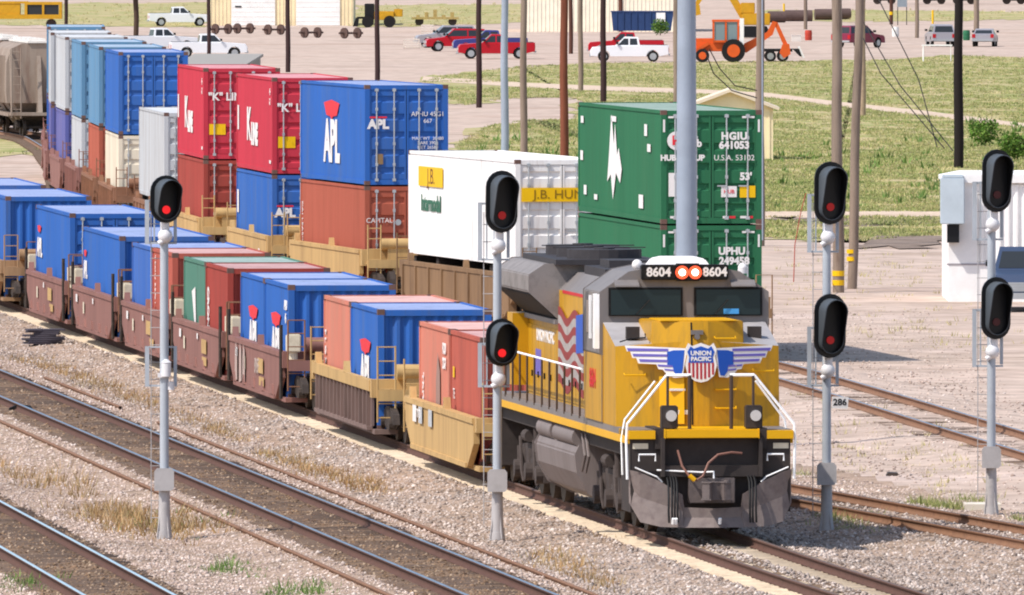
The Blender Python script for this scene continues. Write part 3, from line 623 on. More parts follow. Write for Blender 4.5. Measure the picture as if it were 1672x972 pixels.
# ------------------------------------------------------------------ well cars
def bogie(t, x, nax=2, base=1.75, r=.42, ms=None, frame_y=1.02):
    f = MB()
    for sg in (-1, 1):
        y = sg*frame_y; h = base/2
        f.prism([(x-h-.28,.42),(x-h-.2,.62),(x-.35,.78),(x+.35,.78),(x+h+.2,.62),(x+h+.28,.42),(x+h-.1,.38),(x+.3,.28),(x-.3,.28),(x-h+.1,.38)], y-.07, y+.07, 'y')
        for k in range(nax):
            ax = x-h+base*k/(nax-1); f.cyl((ax, y, r), (ax, y+sg*.14, r), .12, n=10)
        for q in (-.12, 0, .12): f.cyl((x+q, y, .3), (x+q, y, .66), .06, n=8)
    f.box(x-.2, x+.2, -1.0, 1.0, .45, .75)
    o = f.build('bogie_frame', m_truck, t)
    for k in range(nax):
        ax = x-base/2+base*k/(nax-1); w_ = MB()
        for sg in (-1, 1):
            w_.cyl((ax, sg*.69, r), (ax, sg*.82, r), r-.02, n=20); w_.cyl((ax, sg*.665, r), (ax, sg*.69, r), r+.02, n=20)
        w_.cyl((ax, -.9, r), (ax, .9, r), .08, n=8); w_.build('wheelset', m_wheel, o)
def wellcar(track, Y, L, style, label, m, m2=None, front_truck=True, rear_truck=True, grp=None, ladder_m=None, cream=False, zt=1.3, over=1.05, H_=None):
    """Y = near end of the load, L = load length"""
    (x, y, _), rz = unit(track, Y, L); t = empty('well_car', label, 'rail car', (x, y, 0), rz, grp); h = L/2+.35; m2 = m2 or m
    for sg in (-1, 1):
        b = MB(); y0, y1 = sorted((sg*1.32, sg*1.44))
        if style == 'ribbed':
            b.box(-h, h, y0, y1+.0, zt-.24, zt, 0); yi = sg*1.34
            b.box(-h+.5, h-.5, min(yi, sg*1.28), max(yi, sg*1.28), .32, zt-.24, 1)
            for q in np.linspace(-h+.75, h-.75, 15): b.prism([(q-.05,.30),(q+.05,.30),(q+.05,zt-.24),(q-.05,zt-.24)], y0+.01, y1-.01, 'y', 1)
            b.box(-h+.5, h-.5, y0, y1, .24, .32, 1)
        else:
            b.prism([(-h,zt),(-h,.72),(-h+1.25,.22),(h-1.25,.22),(h,.72),(h,zt)], y0, y1, 'y', 0)
            b.box(-h+.02, h-.02, y0-.03, y1+.03, zt-.10, zt+.012, 0)
            b.box(-h+1.3, h-1.3, y0-.03, y1+.03, .20, .30, 0)
            if style == 'lugs':
                for q in np.linspace(-h+1.8, h-1.8, 5): b.prism([(q-.3,.30),(q+.3,.30),(q+.12,.52),(q-.12,.52)], y0-.05, y1+.05, 'y', 0)
            if style == 'posts':
                for q in np.linspace(-h+.4, h-.4, 9): b.box(q-.08, q+.08, y0-.05, y1+.05, .3, zt-.1, 0)
        b.build('side_sill', [m, m2], t)
        for ex in (-.86, .15):                            # guide posts that stand above the sill
            g = MB(); g.prism([(ex*h-.16,zt),(ex*h+.16,zt),(ex*h+.04,zt+.24),(ex*h-.04,zt+.24)], y0-.01, y1+.01, 'y'); g.build('guide', m, t)
    b = MB(); b.box(-h, h, -1.32, 1.32, .16, .26); b.build('floor', m2, t)
    for ex in (-1, 1):
        b = MB(); x0, x1 = sorted((ex*h, ex*(h+over)))
        b.box(x0, x1, -.62, .62, .72, 1.0); b.box(min(ex*h, ex*(h+.35)), max(ex*h, ex*(h+.35)), -1.42, 1.42, .95, zt+.02)
        b.box(x0, x1, -1.3, 1.3, 1.0, 1.06); b.box(ex*(h+over)-.04, ex*(h+over)+.04, -1.35, 1.35, .9, 1.14)
        b.build('end_platform', m, t)
        p_ = MB(); p_.cyl((ex*(h+.5), -.9, zt+.18), (ex*(h+.5), .5, zt+.18), .17, n=12); p_.box(ex*(h+.5)-.1, ex*(h+.5)+.1, -.7, .3, 1.05, zt+.1)
        p_.build('air_reservoir', m, t, smooth=True)
        l = MB(); xx = ex*(h+over)
        for yy in (-1.36, -.98):
            l.cyl((xx, yy, .45), (xx, yy, zt+.75), .022, n=6)
        for zz in np.arange(.55, zt+.8, .3): l.cyl((xx, -1.36, zz), (xx, -.98, zz), .014, n=5)
        MB().tube([(xx, .95, 1.0), (xx, .95, zt+.6), (xx, 1.36, zt+.6), (xx, 1.36, .45)], .02).build('grab_iron', ladder_m or m, t)
        l.build('ladder', ladder_m or m, t)
        if cream:
            q = MB(); q.box(ex*(h+.62)-.17, ex*(h+.62)+.17, -1.36, -1.04, zt+.02, zt+.42); q.cyl((ex*(h+.62), -1.2, 1.05), (ex*(h+.62), -1.2, zt+.05), .1)
            q.build('brake_box', m_creambox, t, bevel=.03)
            s_ = MB(); s_.cyl((ex*(h+.18), -1.44, .25), (ex*(h+.18), -1.44, zt+.62), .045, n=6); s_.build('post', m_truck, t)
    if front_truck: bogie(t, h+over*.55)
    if rear_truck: bogie(t, -h-over*.55)
    c = MB()
    for ex in (-1, 1): c.box(min(ex*(h+over-.1), ex*(h+over+.55)), max(ex*(h+over-.1), ex*(h+over+.55)), -.13, .13, .76, .98); c.box(ex*(h+over+.5)-.12, ex*(h+over+.5)+.12, -.2, .2, .7, 1.04)
    c.build('coupler', m_truck, t)
    return t
gw1 = 'well cars of the front train'; gw2 = 'well cars of the rear train'
w1 = wellcar(trackC, 304.6, 13.0, 'plain', 'tan yellow well car with a plain deep side right behind the locomotive', m_tan, m_tan, grp=gw1, zt=1.22)
for x, c_m in ((-4.6, m_lett), (-3.4, m_lgrey), (-1.4, m_lgrey)): plate(rect(.7,.34), c_m, w1, (x, -1.475, .95), SIDE)
text('DTTX 720', .26, m_lett, w1, (-3.9, -1.48, .96), SIDE)
w2 = wellcar(trackC, 326.0, 12.4, 'ribbed', 'well car with a cream top beam and exposed grey-brown ribs', m_tan, m_grey_rust, grp=gw1, zt=1.32)
for k, (Y, L, s_) in enumerate(((346.7, 12.4, 'first brown well car behind the ribbed one, under the blue pair'), (362.4, 12.4, 'brown well car under the red and green short containers'), (377.9, 12.4, 'brown well car just left of the leftmost signal mast'), (394.0, 12.3, 'brown well car third from the left edge, with stencilled squares'), (410.5, 12.3, 'brown well car second from the left edge, under the barred doors'))):
    w_ = wellcar(trackC, Y, L, 'lugs', s_, m_brown, m_brown, grp=gw1, cream=True, ladder_m=m_rustcar)
    for x, z, a, b2, mm in ((-4.5,1.0,.5,.2,m_lett),(-2.6,.8,.35,.3,m_creambox),(2.4,.85,1.3,.34,m_tan),(2.6,.5,1.2,.2,m_tan),(.3,1.05,.3,.14,m_lett)):
        if random.random() < .8: plate(rect(a, b2), mm, w_, (x+random.uniform(-.5,.5), -1.475, z), SIDE, t=.004)
    if k == 0:
        for x in (-4.4, -3.3, -2.4): plate([(-.35,-.45),(.3,-.4),(.25,.3),(-.1,.45),(-.3,.2)], mat('worn primer', 'b09a92', .8), w_, (x, -1.475, .75), SIDE, t=.004)
        text('BNSF', .5, mat('faded lettering', 'b0a098'), w_, (1.0, -1.48, .8), SIDE)
wellcar(trackC, 434, 12.3, 'plain', 'ochre well car at the left edge of the photo', m_gold, m_gold, grp=gw1)
wellcar(trackC, 451, 12.3, 'plain', 'ochre well car beyond the left edge under the farthest blue container', m_gold, m_gold, grp=gw1)
for i, (Y, L, st, m1, lab) in enumerate(((390, 16.2, 'plain', m_gold, 'ochre well car carrying the green stack behind the locomotive'), (414, 16.2, 'posts', mat('well car dusty brown', '84684c', .8, dirt='5c4634', amt=.7, sc=1, streak=True), 'dusty ochre well car under the white container'),
    (443, 12.4, 'plain', m_tan, 'tan yellow well car under the large blue and orange stack'), (461, 12.4, 'plain', m_tan, 'tan yellow well car under the nearer bright red container'), (487, 12.4, 'plain', m_tan, 'tan yellow well car under the farther bright red container'),
    (505, 14.8, 'posts', m_rustcar, 'rusty brown well car under the lone light grey container'), (538, 12.4, 'posts', m_rustcar, 'rusty brown well car under the deep blue far stack'), (557, 12.4, 'posts', m_rustcar, 'rusty brown well car, second in the row of far stacks'),
    (577, 12.4, 'posts', m_brown, 'brown well car, third in the row of far stacks'), (597, 12.4, 'plain', m_brown, 'brown well car, fourth in the row of far stacks'), (617, 12.4, 'plain', m_brown, 'brown well car, fifth in the row of far stacks'), (645, 12.4, 'plain', m_brown, 'brown well car farthest back under the last stack'))):
    c = wellcar(trackD, Y, L, st, lab, m1, m1, grp=gw2, zt=1.4)
    if Y in (414, 505):                                       # bunks that carry a load above the sill
        q = MB()
        for xx in (-L/2+.6, -L/4, 0, L/4, L/2-.6): q.box(xx-.2, xx+.2, -1.2, 1.2, .26, 1.55)
        q.split('bunk', m_truck, c)
    if Y == 461: text('53', .5, m_lett, c, (4.5, -1.475, .8), SIDE); plate(rect(.5,.3), m_lett, c, (5.2, -1.475, .7), SIDE)
    if Y == 443:
        plate(rect(1.3,.4), m_lett, c, (-4.6, -1.475, .55), SIDE); text('DTTX\n5371', .2, m_black, c, (-4.6, -1.482, .56), SIDE, sx=1.4)

# ------------------------------------------------------------------ hopper cars at the far end of the rear train
m_hop = mat('hopper dirty white', '94867a', .8, dirt='6e5040', amt=.9, sc=.7, streak=True, var=.15)
m_hopw = mat('hopper pale roof', 'dedad4', .7, dirt='b0a090', amt=.4, sc=.7)
def hopper(Y, label):
    (x, y, _), rz = unit(trackD, Y, 15); t = empty('hopper_car', label, 'rail car', (x, y, 0), rz, 'covered hopper cars'); 
    n = 12; arc = [(-1.55, 1.6)]+[(-1.6, 2.2), (-1.58, 3.6), (-1.35, 4.25), (-.8, 4.5), (.8, 4.5), (1.35, 4.25), (1.58, 3.6), (1.6, 2.2), (1.55, 1.6)]
    b = MB(); b.prism(arc, -6.2, 6.2, 'x'); 
    for q in np.arange(-5.9, 6, 1.0): b.box(q-.05, q+.05, -1.66, -1.56, 1.6, 3.9); b.box(q-.05, q+.05, 1.56, 1.66, 1.6, 3.9)
    b.build('body', m_hop, t)
    r = MB(); r.box(-6.3, 6.3, -.55, .55, 4.52, 4.62)
    for q in (-4.5, -1.5, 1.5, 4.5): r.box(q-.6, q+.6, -.4, .4, 4.62, 4.74)
    r.build('roof_hatches', m_hopw, t)
    s = MB()
    for sg in (-1, 1):
        s.box(min(sg*6.2, sg*7.3), max(sg*6.2, sg*7.3), -1.45, 1.45, 1.0, 1.15)
        s.prism([(sg*6.2,3.9),(sg*6.2,1.6),(sg*4.8,1.0),(sg*6.4,1.0),(sg*7.3,1.15)], -.1, .1, 'y')
        for yy in (-1.4, 1.4): s.cyl((sg*7.2, yy, 1.1), (sg*6.3, yy, 4.2), .05, n=6); s.cyl((sg*7.25, yy, .9), (sg*7.25, yy, 4.3), .035, n=6)
        for z in np.arange(1.3, 4.3, .4): s.cyl((sg*7.25, -1.4, z), (sg*7.25, -.95, z), .02, n=5)
        s.cyl((sg*7.25, -.95, .9), (sg*7.25, -.95, 4.3), .035, n=6)
    s.box(-6.2, 6.2, -1.5, 1.5, .95, 1.1); s.build('end_frame', m_hop, t)
    q = MB()
    for xx in (-4.1, 0, 4.1): q.loft([[(xx-1.6,-1.2,1.6),(xx+1.6,-1.2,1.6),(xx+1.6,1.2,1.6),(xx-1.6,1.2,1.6)],[(xx-.3,-.5,.5),(xx+.3,-.5,.5),(xx+.3,.5,.5),(xx-.3,.5,.5)]])
    q.build('discharge_chute', m_hop, t); bogie(t, 5.6); bogie(t, -5.6); return t
hopper(745, 'dusty grey-brown covered hopper car just behind the far stacks')
hopper(762, 'second covered hopper car, just left of the nearest one'); hopper(779, 'third covered hopper car at the left edge, farthest along the curve')
hopper(796, 'fourth covered hopper car, curving out of the photo on the left')

# ------------------------------------------------------------------ locomotive
m_uy = mat('locomotive yellow', 'c08e12', .42, dirt='7c6430', amt=.6, sc=1.3, streak=True, var=.07)
m_uyb = mat('locomotive bright yellow', 'e0a80c', .4, var=.05)
m_ug = mat('locomotive grey', '7a7472', .5, dirt='5a5458', amt=.4, sc=.9, streak=True, var=.08)
m_ugd = mat('locomotive underframe grime', '3c3533', .75, dirt='2c2624', amt=.6, sc=2.0, var=.2)
m_plow = mat('plow worn grey', '7c706c', .65, dirt='57494a', amt=.7, sc=2.2, var=.15)
m_tank = mat('fuel tank dusty grey', '7c7270', .65, dirt='6a5c56', amt=.6, sc=1.6, streak=True, var=.12)
m_dark = mat('dark grille', '0c0b0c', .7, dirt='3a3230', amt=.4, sc=4)
m_topd = mat('sooty roof grey', '3c393c', .7, dirt='2a2628', amt=.5, sc=2)
m_rail_w = mat('handrail white', 'ffffff', .45); m_rail_d = mat('handrail dark', '4a3a30', .6)
m_glass = glass('cab glass'); m_redl = mat('red stripe', 'c02028', .5)
m_upblue = mat('emblem blue', '1c50b0', .5, var=.03); m_upviolet = mat('emblem wing blue', '6a60b0', .5, var=.03); m_upred = mat('emblem red', 'a82430', .5, var=.03)
m_wsh = mat('pale shoulder grey', 'aaa6a6', .5, dirt='8a8482', amt=.4)
LY = 276.9
(lx, ly, _), lr = pose(trackC, LY+10)
lp, lr = unit(trackC, LY, 22.4); lr += .005; lf = Vector((float(trackC(LY))+.03, LY, 0))
loco = empty('locomotive', 'yellow and grey diesel locomotive numbered 8604 with a winged shield on its nose', 'locomotive', tuple(lf), lr)
SPLIT = {'grab_iron','handrail','stanchion','hood_door','latch','window_frame','wiper','visor','side_window','window_rail','antenna','air_horn','step_lip','platform_post','uncoupling_step','grab_rail','reflector','air_hose','hose_coupling','air_reservoir','brake_pipe','red_stripe','radiator_grille','grille_ledge','roof_hatch','door_label'}
def LB(fn, name, mats, smooth=False, bevel=0, parent=None):
    b = MB(); fn(b)
    if name in SPLIT: return b.split(name, mats, parent or loco, smooth=smooth, bevel=bevel)[0]
    return b.build(name, mats, parent or loco, smooth=smooth, bevel=bevel)
# underframe and sill
LB(lambda b: (b.box(-22.2,-.4,-1.35,1.35,1.42,1.72), b.box(-22.2,-.4,-.7,.7,.9,1.42)), 'underframe', m_ugd)
LB(lambda b: (b.box(-22.3,-.25,-1.52,-1.46,1.69,1.82,0), b.box(-22.3,-.25,1.46,1.52,1.69,1.82,0), b.box(-22.3,-.25,-1.5,1.5,1.82,1.94,1)), 'walkway', [m_uyb, m_ug])
# nose: wide lower nose with raised middle
def nose(b):
    z0, z1, zb = 1.935, 3.12, 3.62
    pl = [(-4.0,-1.5),(-2.0,-1.5),(-1.62,-.2),(-1.62,.2),(-2.0,1.5),(-4.0,1.5)]
    lo = [(x, y, z0) for x, y in pl]; hi = [(x-.14, y, (3.40 if abs(y) > 1 else 3.50) if x > -3 else 3.80) for x, y in pl]
    b.add(lo+hi, [(0,1,7,6),(1,2,8,7),(2,3,9,8),(3,4,10,9),(4,5,11,10),(5,0,6,11)], 0)
    b.add(hi, [(0,1,2,3,4,5)], 1)
LB(nose, 'nose', [m_uy, m_wsh])
def noseup(b):
    pl = [(-4.0,-.84),(-1.86,-.84),(-1.58,-.16),(-1.58,.16),(-1.84,.84),(-4.0,.84)]
    b.loft([[(x, y, 1.94) for x, y in pl], [(x-.08, y, 3.12) for x, y in pl], [(x-.22, y, 3.86) for x, y in pl]])
LB(noseup, 'nose_front', m_uy, bevel=.02)
dr = LB(lambda b: b.loft([[(-1.73,-.74,2.0),(-1.60,-.30,2.0),(-1.56,-.30,2.0),(-1.69,-.74,2.0)],[(-1.78,-.74,2.86),(-1.65,-.30,2.86),(-1.61,-.30,2.86),(-1.74,-.74,2.86)]]), 'nose_door', m_uyb)
LB(lambda b: (b.box(-1.66,-1.60,-.56,-.28,2.60,2.64), b.box(-1.68,-1.6,-.5,-.2,2.17,2.25)), 'door_label', m_lett, parent=dr)
LB(lambda b: b.add([(-1.575,-.165,1.98),(-1.575,-.135,1.98),(-1.79,-.135,3.84),(-1.79,-.165,3.84),(-1.65,-.165,3.12),(-1.65,-.135,3.12)], [(0,1,5,4),(4,5,2,3)]), 'nose_seam', m_dark)
LB(lambda b: b.box(-3.6,-1.9,-.7,.7,3.8625,3.88), 'nose_top', m_uyb)
def hold(b, y0, y1, z, x):
    b.tube([(x-.03,y0,z+.03),(x+.06,y0,z),(x+.06,y1,z),(x-.03,y1,z+.03)], .014)
def grabs(b):
    for z in (3.55, 3.05, 2.62, 2.28): hold(b, .28, .66, z, -1.64+(2.0-z)*.07)
    hold(b, -1.36, -.98, 2.88, -1.9); hold(b, 1.0, 1.38, 2.95, -1.9)
LB(grabs, 'grab_iron', m_uyb)
LB(lambda b: (b.box(-1.84,-1.70,-.16,.06,3.62,3.70), b.cyl((-1.74,-.05,3.58),(-1.66,-.05,3.58),.05,n=10)), 'nose_lamp', m_ug)
def sandfill(b):
    for sg in (-1, 1): b.box(-2.75,-2.55,sg*1.12-.12,sg*1.12+.12,3.52,3.74)
b_ = MB(); sandfill(b_); b_.split('sand_filler', m_ugd, loco)
LB(lambda b: b.tube([(-2.1,-1.42,3.48),(-2.2,-1.2,3.54),(-2.1,-.95,3.56),(-2.4,-.92,3.62)], .012), 'hose', m_dark)
LB(lambda b: b.add([(-1.955,-.92,1.97),(-1.955,-.90,1.97),(-2.075,-.90,3.38),(-2.075,-.92,3.38)], [(0,1,2,3)]), 'panel_seam', m_dark)
LB(lambda b: b.add([(-1.955,.90,1.97),(-1.955,.92,1.97),(-2.075,.92,3.38),(-2.075,.90,3.38)], [(0,1,2,3)]), 'panel_seam', m_dark)
# winged shield
EM = Matrix.Translation((-1.585, 0, 3.11)) @ Matrix.Rotation(math.radians(-3.5), 4, 'Y') @ ENDF
em = empty('winged_shield', 'x', 'x'); del em['label'], em['category']; em.parent = loco; em.matrix_local = EM
def epl(poly, m, z, name): o = MB().prism(poly, 0, .006, 'z').build(name, m, em); o.location = (0, 0, z); return o
def shield(w_, h): return [(0,h*.50),(w_*.28,h*.42),(w_*.40,h*.50),(w_*.5,h*.34),(w_*.44,h*.16),(w_*.5,-.06*h),(w_*.42,-h*.32),(w_*.2,-h*.46),(0,-h*.5),(-w_*.2,-h*.46),(-w_*.42,-h*.32),(-w_*.5,-.06*h),(-w_*.44,h*.16),(-w_*.5,h*.34),(-w_*.40,h*.50),(-w_*.28,h*.42)]
epl(shield(.58,.72), m_lett, .045, 'shield_edge')
for k in range(13):
    if k % 2 == 0:
        x0 = -.235+.47*k/13; x1 = x0+.47/13; hh = .30*math.sqrt(max(0, 1-((x0+x1)/2/.27)**2*.75)); epl([(x0,-hh),(x1,-hh),(x1,.0),(x0,.0)], m_upred, .052, 'stripe')
epl([(-.23,.0),(.23,.0),(.215,.1),(.25,.2),(.19,.3),(.13,.255),(0,.30),(-.13,.255),(-.19,.3),(-.25,.2),(-.215,.1)], m_upblue, .052, 'shield_field')
text('UNION', .115, m_lett, em, (0, .17, .06), Matrix.Identity(4), bold=.004); text('PACIFIC', .105, m_lett, em, (0, .065, .06), Matrix.Identity(4), bold=.004)
wing = [(.25,.26),(.40,.27),(1.40,.33),(1.36,.22),(1.30,.22),(1.26,.10),(1.19,.10),(1.15,.0),(.82,-.02),(.78,-.11),(.70,-.12),(.62,-.22),(.5,-.27),(.34,-.26)]
for sg in (-1, 1):
    W_ = empty('wing', 'x', 'x'); del W_['label'], W_['category']; W_.parent = em
    tilt = Matrix.Rotation(sg*math.radians(15.5), 4, 'Y')
    W_.matrix_local = Matrix.Translation((sg*.22, 0, .045)) @ tilt @ Matrix.Translation((-sg*.22, 0, 0))
    def wp(poly, m, z):
        o = MB().prism([(sg*x, y) for x, y in poly], 0, .006, 'z').build('feather' if z > .004 else 'wing_edge', m, W_); o.location = (0, 0, z)
    wp(wing, m_lett, 0)
    wp([(.30,.23),(.5,.23),(.62,.2),(.62,-.03),(.52,-.05),(.50,-.16),(.44,-.24),(.36,-.23),(.33,-.1)], m_upblue, .007)
    for x0, x1, y, th in ((.6,1.34,.235,.05),(.6,1.24,.135,.045),(.6,1.12,.035,.045),(.52,.78,-.06,.035),(.5,.66,-.135,.03)):
        wp([(x0,y-th/2),(x1,y-th/2+.015),(x1+.02,y+th/2+.02),(x0,y+th/2)], m_upviolet, .007)
# cab
def cab(b):
    pr = [(-1.55,3.2),(-1.55,4.33),(-1.02,4.70),(-.5,4.80),(.5,4.80),(1.02,4.70),(1.55,4.33),(1.55,3.2)]
    b.prism(pr, -6.7, -4.05, 'x', 0); b.box(-6.7,-4.0,-1.53,1.53,1.94,3.2,1)
LB(cab, 'cab', [m_ug, m_uy], bevel=.015)
LB(lambda b: [b.loft([[(-4.05,y0,3.90),(-4.05,y1,3.90),(-4.0,y1,3.90),(-4.0,y0,3.90)],[(-4.05,y0,4.42),(-4.05,y1,4.42),(-4.03,y1,4.42),(-4.03,y0,4.42)]]) for y0, y1 in ((-1.40,-.03),(.18,1.44))], 'window_frame', m_dark)
for y0, y1 in ((-1.36,-.07),(.22,1.40)):
    LB(lambda b: b.add([(-3.985,y0,3.92),(-3.985,y1,3.92),(-4.012,y1,4.38),(-4.012,y0,4.38)], [(0,1,2,3)]), 'windshield', m_glass)
LB(lambda b: [b.tube([(-3.9,y,3.93),(-3.92,y+.25,4.2)], .012) for y in (-.9,.55)], 'wiper', m_dark)
LB(lambda b: [b.prism([(-4.05,4.5),(-3.85,4.44),(-3.86,4.47),(-4.05,4.56)], y0, y1, 'y') for y0, y1 in ((-1.3,-.85),(.85,1.3))], 'visor', m_ug)
m_note = mat('blue dashboard item', '4a9ad8', .6); LB(lambda b: b.box(-3.98,-3.955,.72,1.0,3.935,4.03), 'dashboard_card', m_note)
LB(lambda b: (b.box(-6.1,-5.5,-1.57,-1.545,3.55,4.15), b.box(-5.3,-4.7,-1.57,-1.545,3.55,4.15)), 'side_window', m_glass)
LB(lambda b: (b.box(-5.45,-5.40,-1.60,-1.55,3.45,4.25), b.box(-4.62,-4.56,-1.62,-1.55,3.3,4.3), b.box(-4.12,-4.06,-1.66,-1.56,3.3,4.3)), 'window_rail', m_rail_w)
# headlight and number boards
nb = LB(lambda b: (b.box(-4.2,-3.9,-.80,-.16,4.56,4.84), b.box(-4.2,-3.86,-.16,.28,4.54,4.86), b.box(-4.2,-3.9,.28,.80,4.56,4.84)), 'number_board', m_dark, bevel=.02)
text('8604', .225, m_lett, nb, (-3.895, -.49, 4.70), ENDF, bold=.008); text('8604', .225, m_lett, nb, (-3.895, .55, 4.70), ENDF, bold=.008)
m_lamp = emis('headlight lamp', (1.0, .75, .62), 6); m_halo = emis('headlight painted halo', (1.0, .09, .03), 1.6)  # red disc glows to stand in for the halo round each lamp
for y in (-.06, .18):
    h_ = LB(lambda b: b.cyl((-3.88,y,4.70),(-3.85,y,4.70),.122,n=18), 'headlight', m_halo); LB(lambda b: b.cyl((-3.85,y,4.70),(-3.84,y,4.70),.062,n=18), 'lens', m_lamp, parent=h_)
LB(lambda b: b.loft([[(-5.6,-.55,4.79),(-4.5,-.55,4.79),(-4.5,.55,4.79),(-5.6,.55,4.79)],[(-5.5,-.45,4.93),(-4.6,-.45,4.93),(-4.6,.45,4.93),(-5.5,.45,4.93)],[(-5.3,-.3,4.97),(-4.8,-.3,4.97),(-4.8,.3,4.97),(-5.3,.3,4.97)]]), 'air_conditioner', m_lett, bevel=.02)
LB(lambda b: (b.cyl((-4.6,1.15,4.66),(-4.6,1.15,4.74),.09,n=10), b.sphere((-4.6,1.15,4.76),.09), b.sphere((-4.8,-.78,4.82),.1)), 'antenna', m_lett, smooth=True)
# hood
LB(lambda b: (b.box(-21.6,-6.7,-.95,.95,1.94,4.08,0), b.prism([(-.95,4.08),(-.62,4.42),(.62,4.42),(.95,4.08)],-15.95,-6.7,'x',1)), 'hood', [m_uy, m_ug])
LB(lambda b: (b.box(-15.3,-6.7,-.958,-.945,4.03,4.09), b.box(-15.3,-6.7,.945,.958,4.03,4.09)), 'red_stripe', m_redl)
def hoodoor(b):
    for q in np.arange(-20.8,-7.2,1.05): b.box(q-.5,q+.5,-.975,-.95,2.0,3.3); b.box(q-.5,q+.5,.95,.975,2.0,3.3)
LB(hoodoor, 'hood_door', m_uy)
LB(lambda b: [b.cyl((q,-.99,2.3),(q,-.99,2.42),.02,n=5) for q in np.arange(-21.2,-7.2,1.05)], 'latch', m_dark)
LB(lambda b: b.box(-21.9,-21.0,-1.28,-.95,2.1,3.5), 'equipment_locker', m_uy)
RF = [(-.95,3.52),(-1.52,4.04),(-1.52,4.36),(-1.22,4.56),(1.22,4.56),(1.52,4.36),(1.52,4.04),(.95,3.52)]
LB(lambda b: b.prism(RF,-21.6,-15.9,'x'), 'radiator_wing', mat('grimy wing grey', '847e7c', .6, dirt='403a38', amt=.6, sc=1.2, var=.12), bevel=.02)
LB(lambda b: [b.add([(-21.5,sg*.970,3.50),(-15.95,sg*.970,3.50),(-15.95,sg*1.505,3.985),(-21.5,sg*1.505,3.985)], [(0,1,2,3)]) for sg in (-1,1)], 'radiator_grille', m_dark)
LB(lambda b: [b.box(-21.6,-15.8,min(sg*.955,sg*1.05),max(sg*.955,sg*1.05),3.42,3.51) for sg in (-1,1)], 'grille_ledge', m_ug)
LB(lambda b: (b.box(-21.3,-15.6,-1.05,.95,4.56,4.66), [b.cyl((q,0,4.66),(q,0,4.84),.72,n=24) for q in (-20.2,-18.4,-16.6)], [b.cyl((q,0,4.84),(q,0,4.87),.2,n=12) for q in (-20.2,-18.4,-16.6)], [b.box(q-.03,q+.03,-.9,.9,4.84,4.86) for q in (-19.3,-17.5)]), 'cooling_fan', m_topd)
LB(lambda b: (b.box(-14.6,-11.2,-.62,.62,4.42,4.58), b.box(-13.9,-12.4,-.4,.4,4.58,4.72), b.cyl((-10.2,0,4.42),(-10.2,0,4.62),.3,n=12), b.box(-9.4,-7.2,-.7,.7,4.42,4.5)), 'roof_hatch', m_topd)
LB(lambda b: [b.tube([(-7.3,y,4.45),(-7.0,y,4.75),(-6.9,y+.1,4.62)], .03) for y in (-.5,-.35,.3)], 'air_horn', m_ug)
# flag on the hood
m_fl1 = mat('flag faded white', 'a49c98', .7, dirt='6c6260', amt=.5, sc=2); m_fl2 = mat('flag faded red', '8c3a38', .7, dirt='5c3430', amt=.5, sc=2)
fl = empty('flag_decal', 'x', 'x'); del fl['label'], fl['category']; fl.parent = loco; fl.matrix_local = Matrix.Translation((-13.7, -.978, 2.95)) @ SIDE
for k in range(9):
    pts = []
    for i in range(17): x = -2.1+4.2*i/16; pts.append((x, -.72+1.44*k/9+.10*math.sin(x*2.4)))
    up = [(x, y+1.44/9) for x, y in pts][::-1]; MB().prism(pts+up, 0, .005, 'z').build('flag_stripe', m_fl1 if k % 2 else m_fl2, fl)
o = MB().prism([(.9,.0),(2.1,.05),(2.1,.78),(.9,.72)], .006, .010, 'z').build('canton', m_upblue, fl)
text('UNION PACIFIC', .32, m_lett, loco, (-18.0, -.98, 3.12), SIDE, sx=1.3, bold=.01)
plate(rect(.9,.5), m_upviolet, loco, (-19.2,-.976,2.6), SIDE)
text('8604', .5, m_redl, loco, (-5.4, -1.535, 2.7), SIDE, bold=.01); 
# radiator side light panel, sill reflectors
# front platform, pilot and plow
LB(lambda b: (b.prism([(-1.6,1.80),(.12,1.80),(.12,1.955),(-1.6,1.955)],-.86,.86,'y',0)), 'anticlimber', [m_uyb], bevel=.01)
LB(lambda b: (b.box(-1.6,-.02,-1.5,-1.02,1.78,1.93), b.box(-1.6,-.02,1.02,1.5,1.78,1.93)), 'step_lip', m_uyb)
LB(lambda b: (b.box(-1.6,-.05,-1.02,-.86,1.6,1.97), b.box(-1.6,-.05,.86,1.02,1.6,1.97)), 'platform_post', m_ugd)
LB(lambda b: (b.box(-.5,-.12,-1.45,1.45,.5,1.78), b.box(-.12,.05,-.88,.88,1.1,1.30), b.box(-.12,.1,-.92,-.86,1.1,1.80), b.box(-.12,.1,.86,.92,1.1,1.80)), 'pilot_plate', m_ugd)
def plow(b):
    def col(y, xt, xb, zt, zb): return (y, xt, xb, zt, zb)
    cs = [(-1.48,-.10,-.15,1.22,.62),(-1.30,.02,.05,1.18,.28),(-.95,.10,.22,1.02,.20),(-.55,.18,.34,.78,.19),(-.52,.2,.36,.55,.19),(0,.26,.42,.53,.19),(.52,.2,.36,.55,.19),(.55,.18,.34,.78,.19),(.95,.10,.22,1.02,.20),(1.30,.02,.05,1.18,.28),(1.48,-.10,-.15,1.22,.62)]
    vs = []
    for y, xt, xb, zt, zb in cs:
        zm = (zt+zb)/2; xm = (xt+xb)/2-.07
        vs += [(xt,y,zt),(xm,y,zm),(xb,y,zb),(xb-.04,y,zb),(xm-.04,y,zm),(xt-.04,y,zt)]
    n = 6; fs = []
    for k in range(len(cs)-1): fs += [(k*n+i,k*n+(i+1)%n,(k+1)*n+(i+1)%n,(k+1)*n+i) for i in range(n)]
    fs += [tuple(range(n)), tuple((len(cs)-1)*n+i for i in range(n))]; b.add(vs, fs)
LB(plow, 'snow_plow', m_plow)
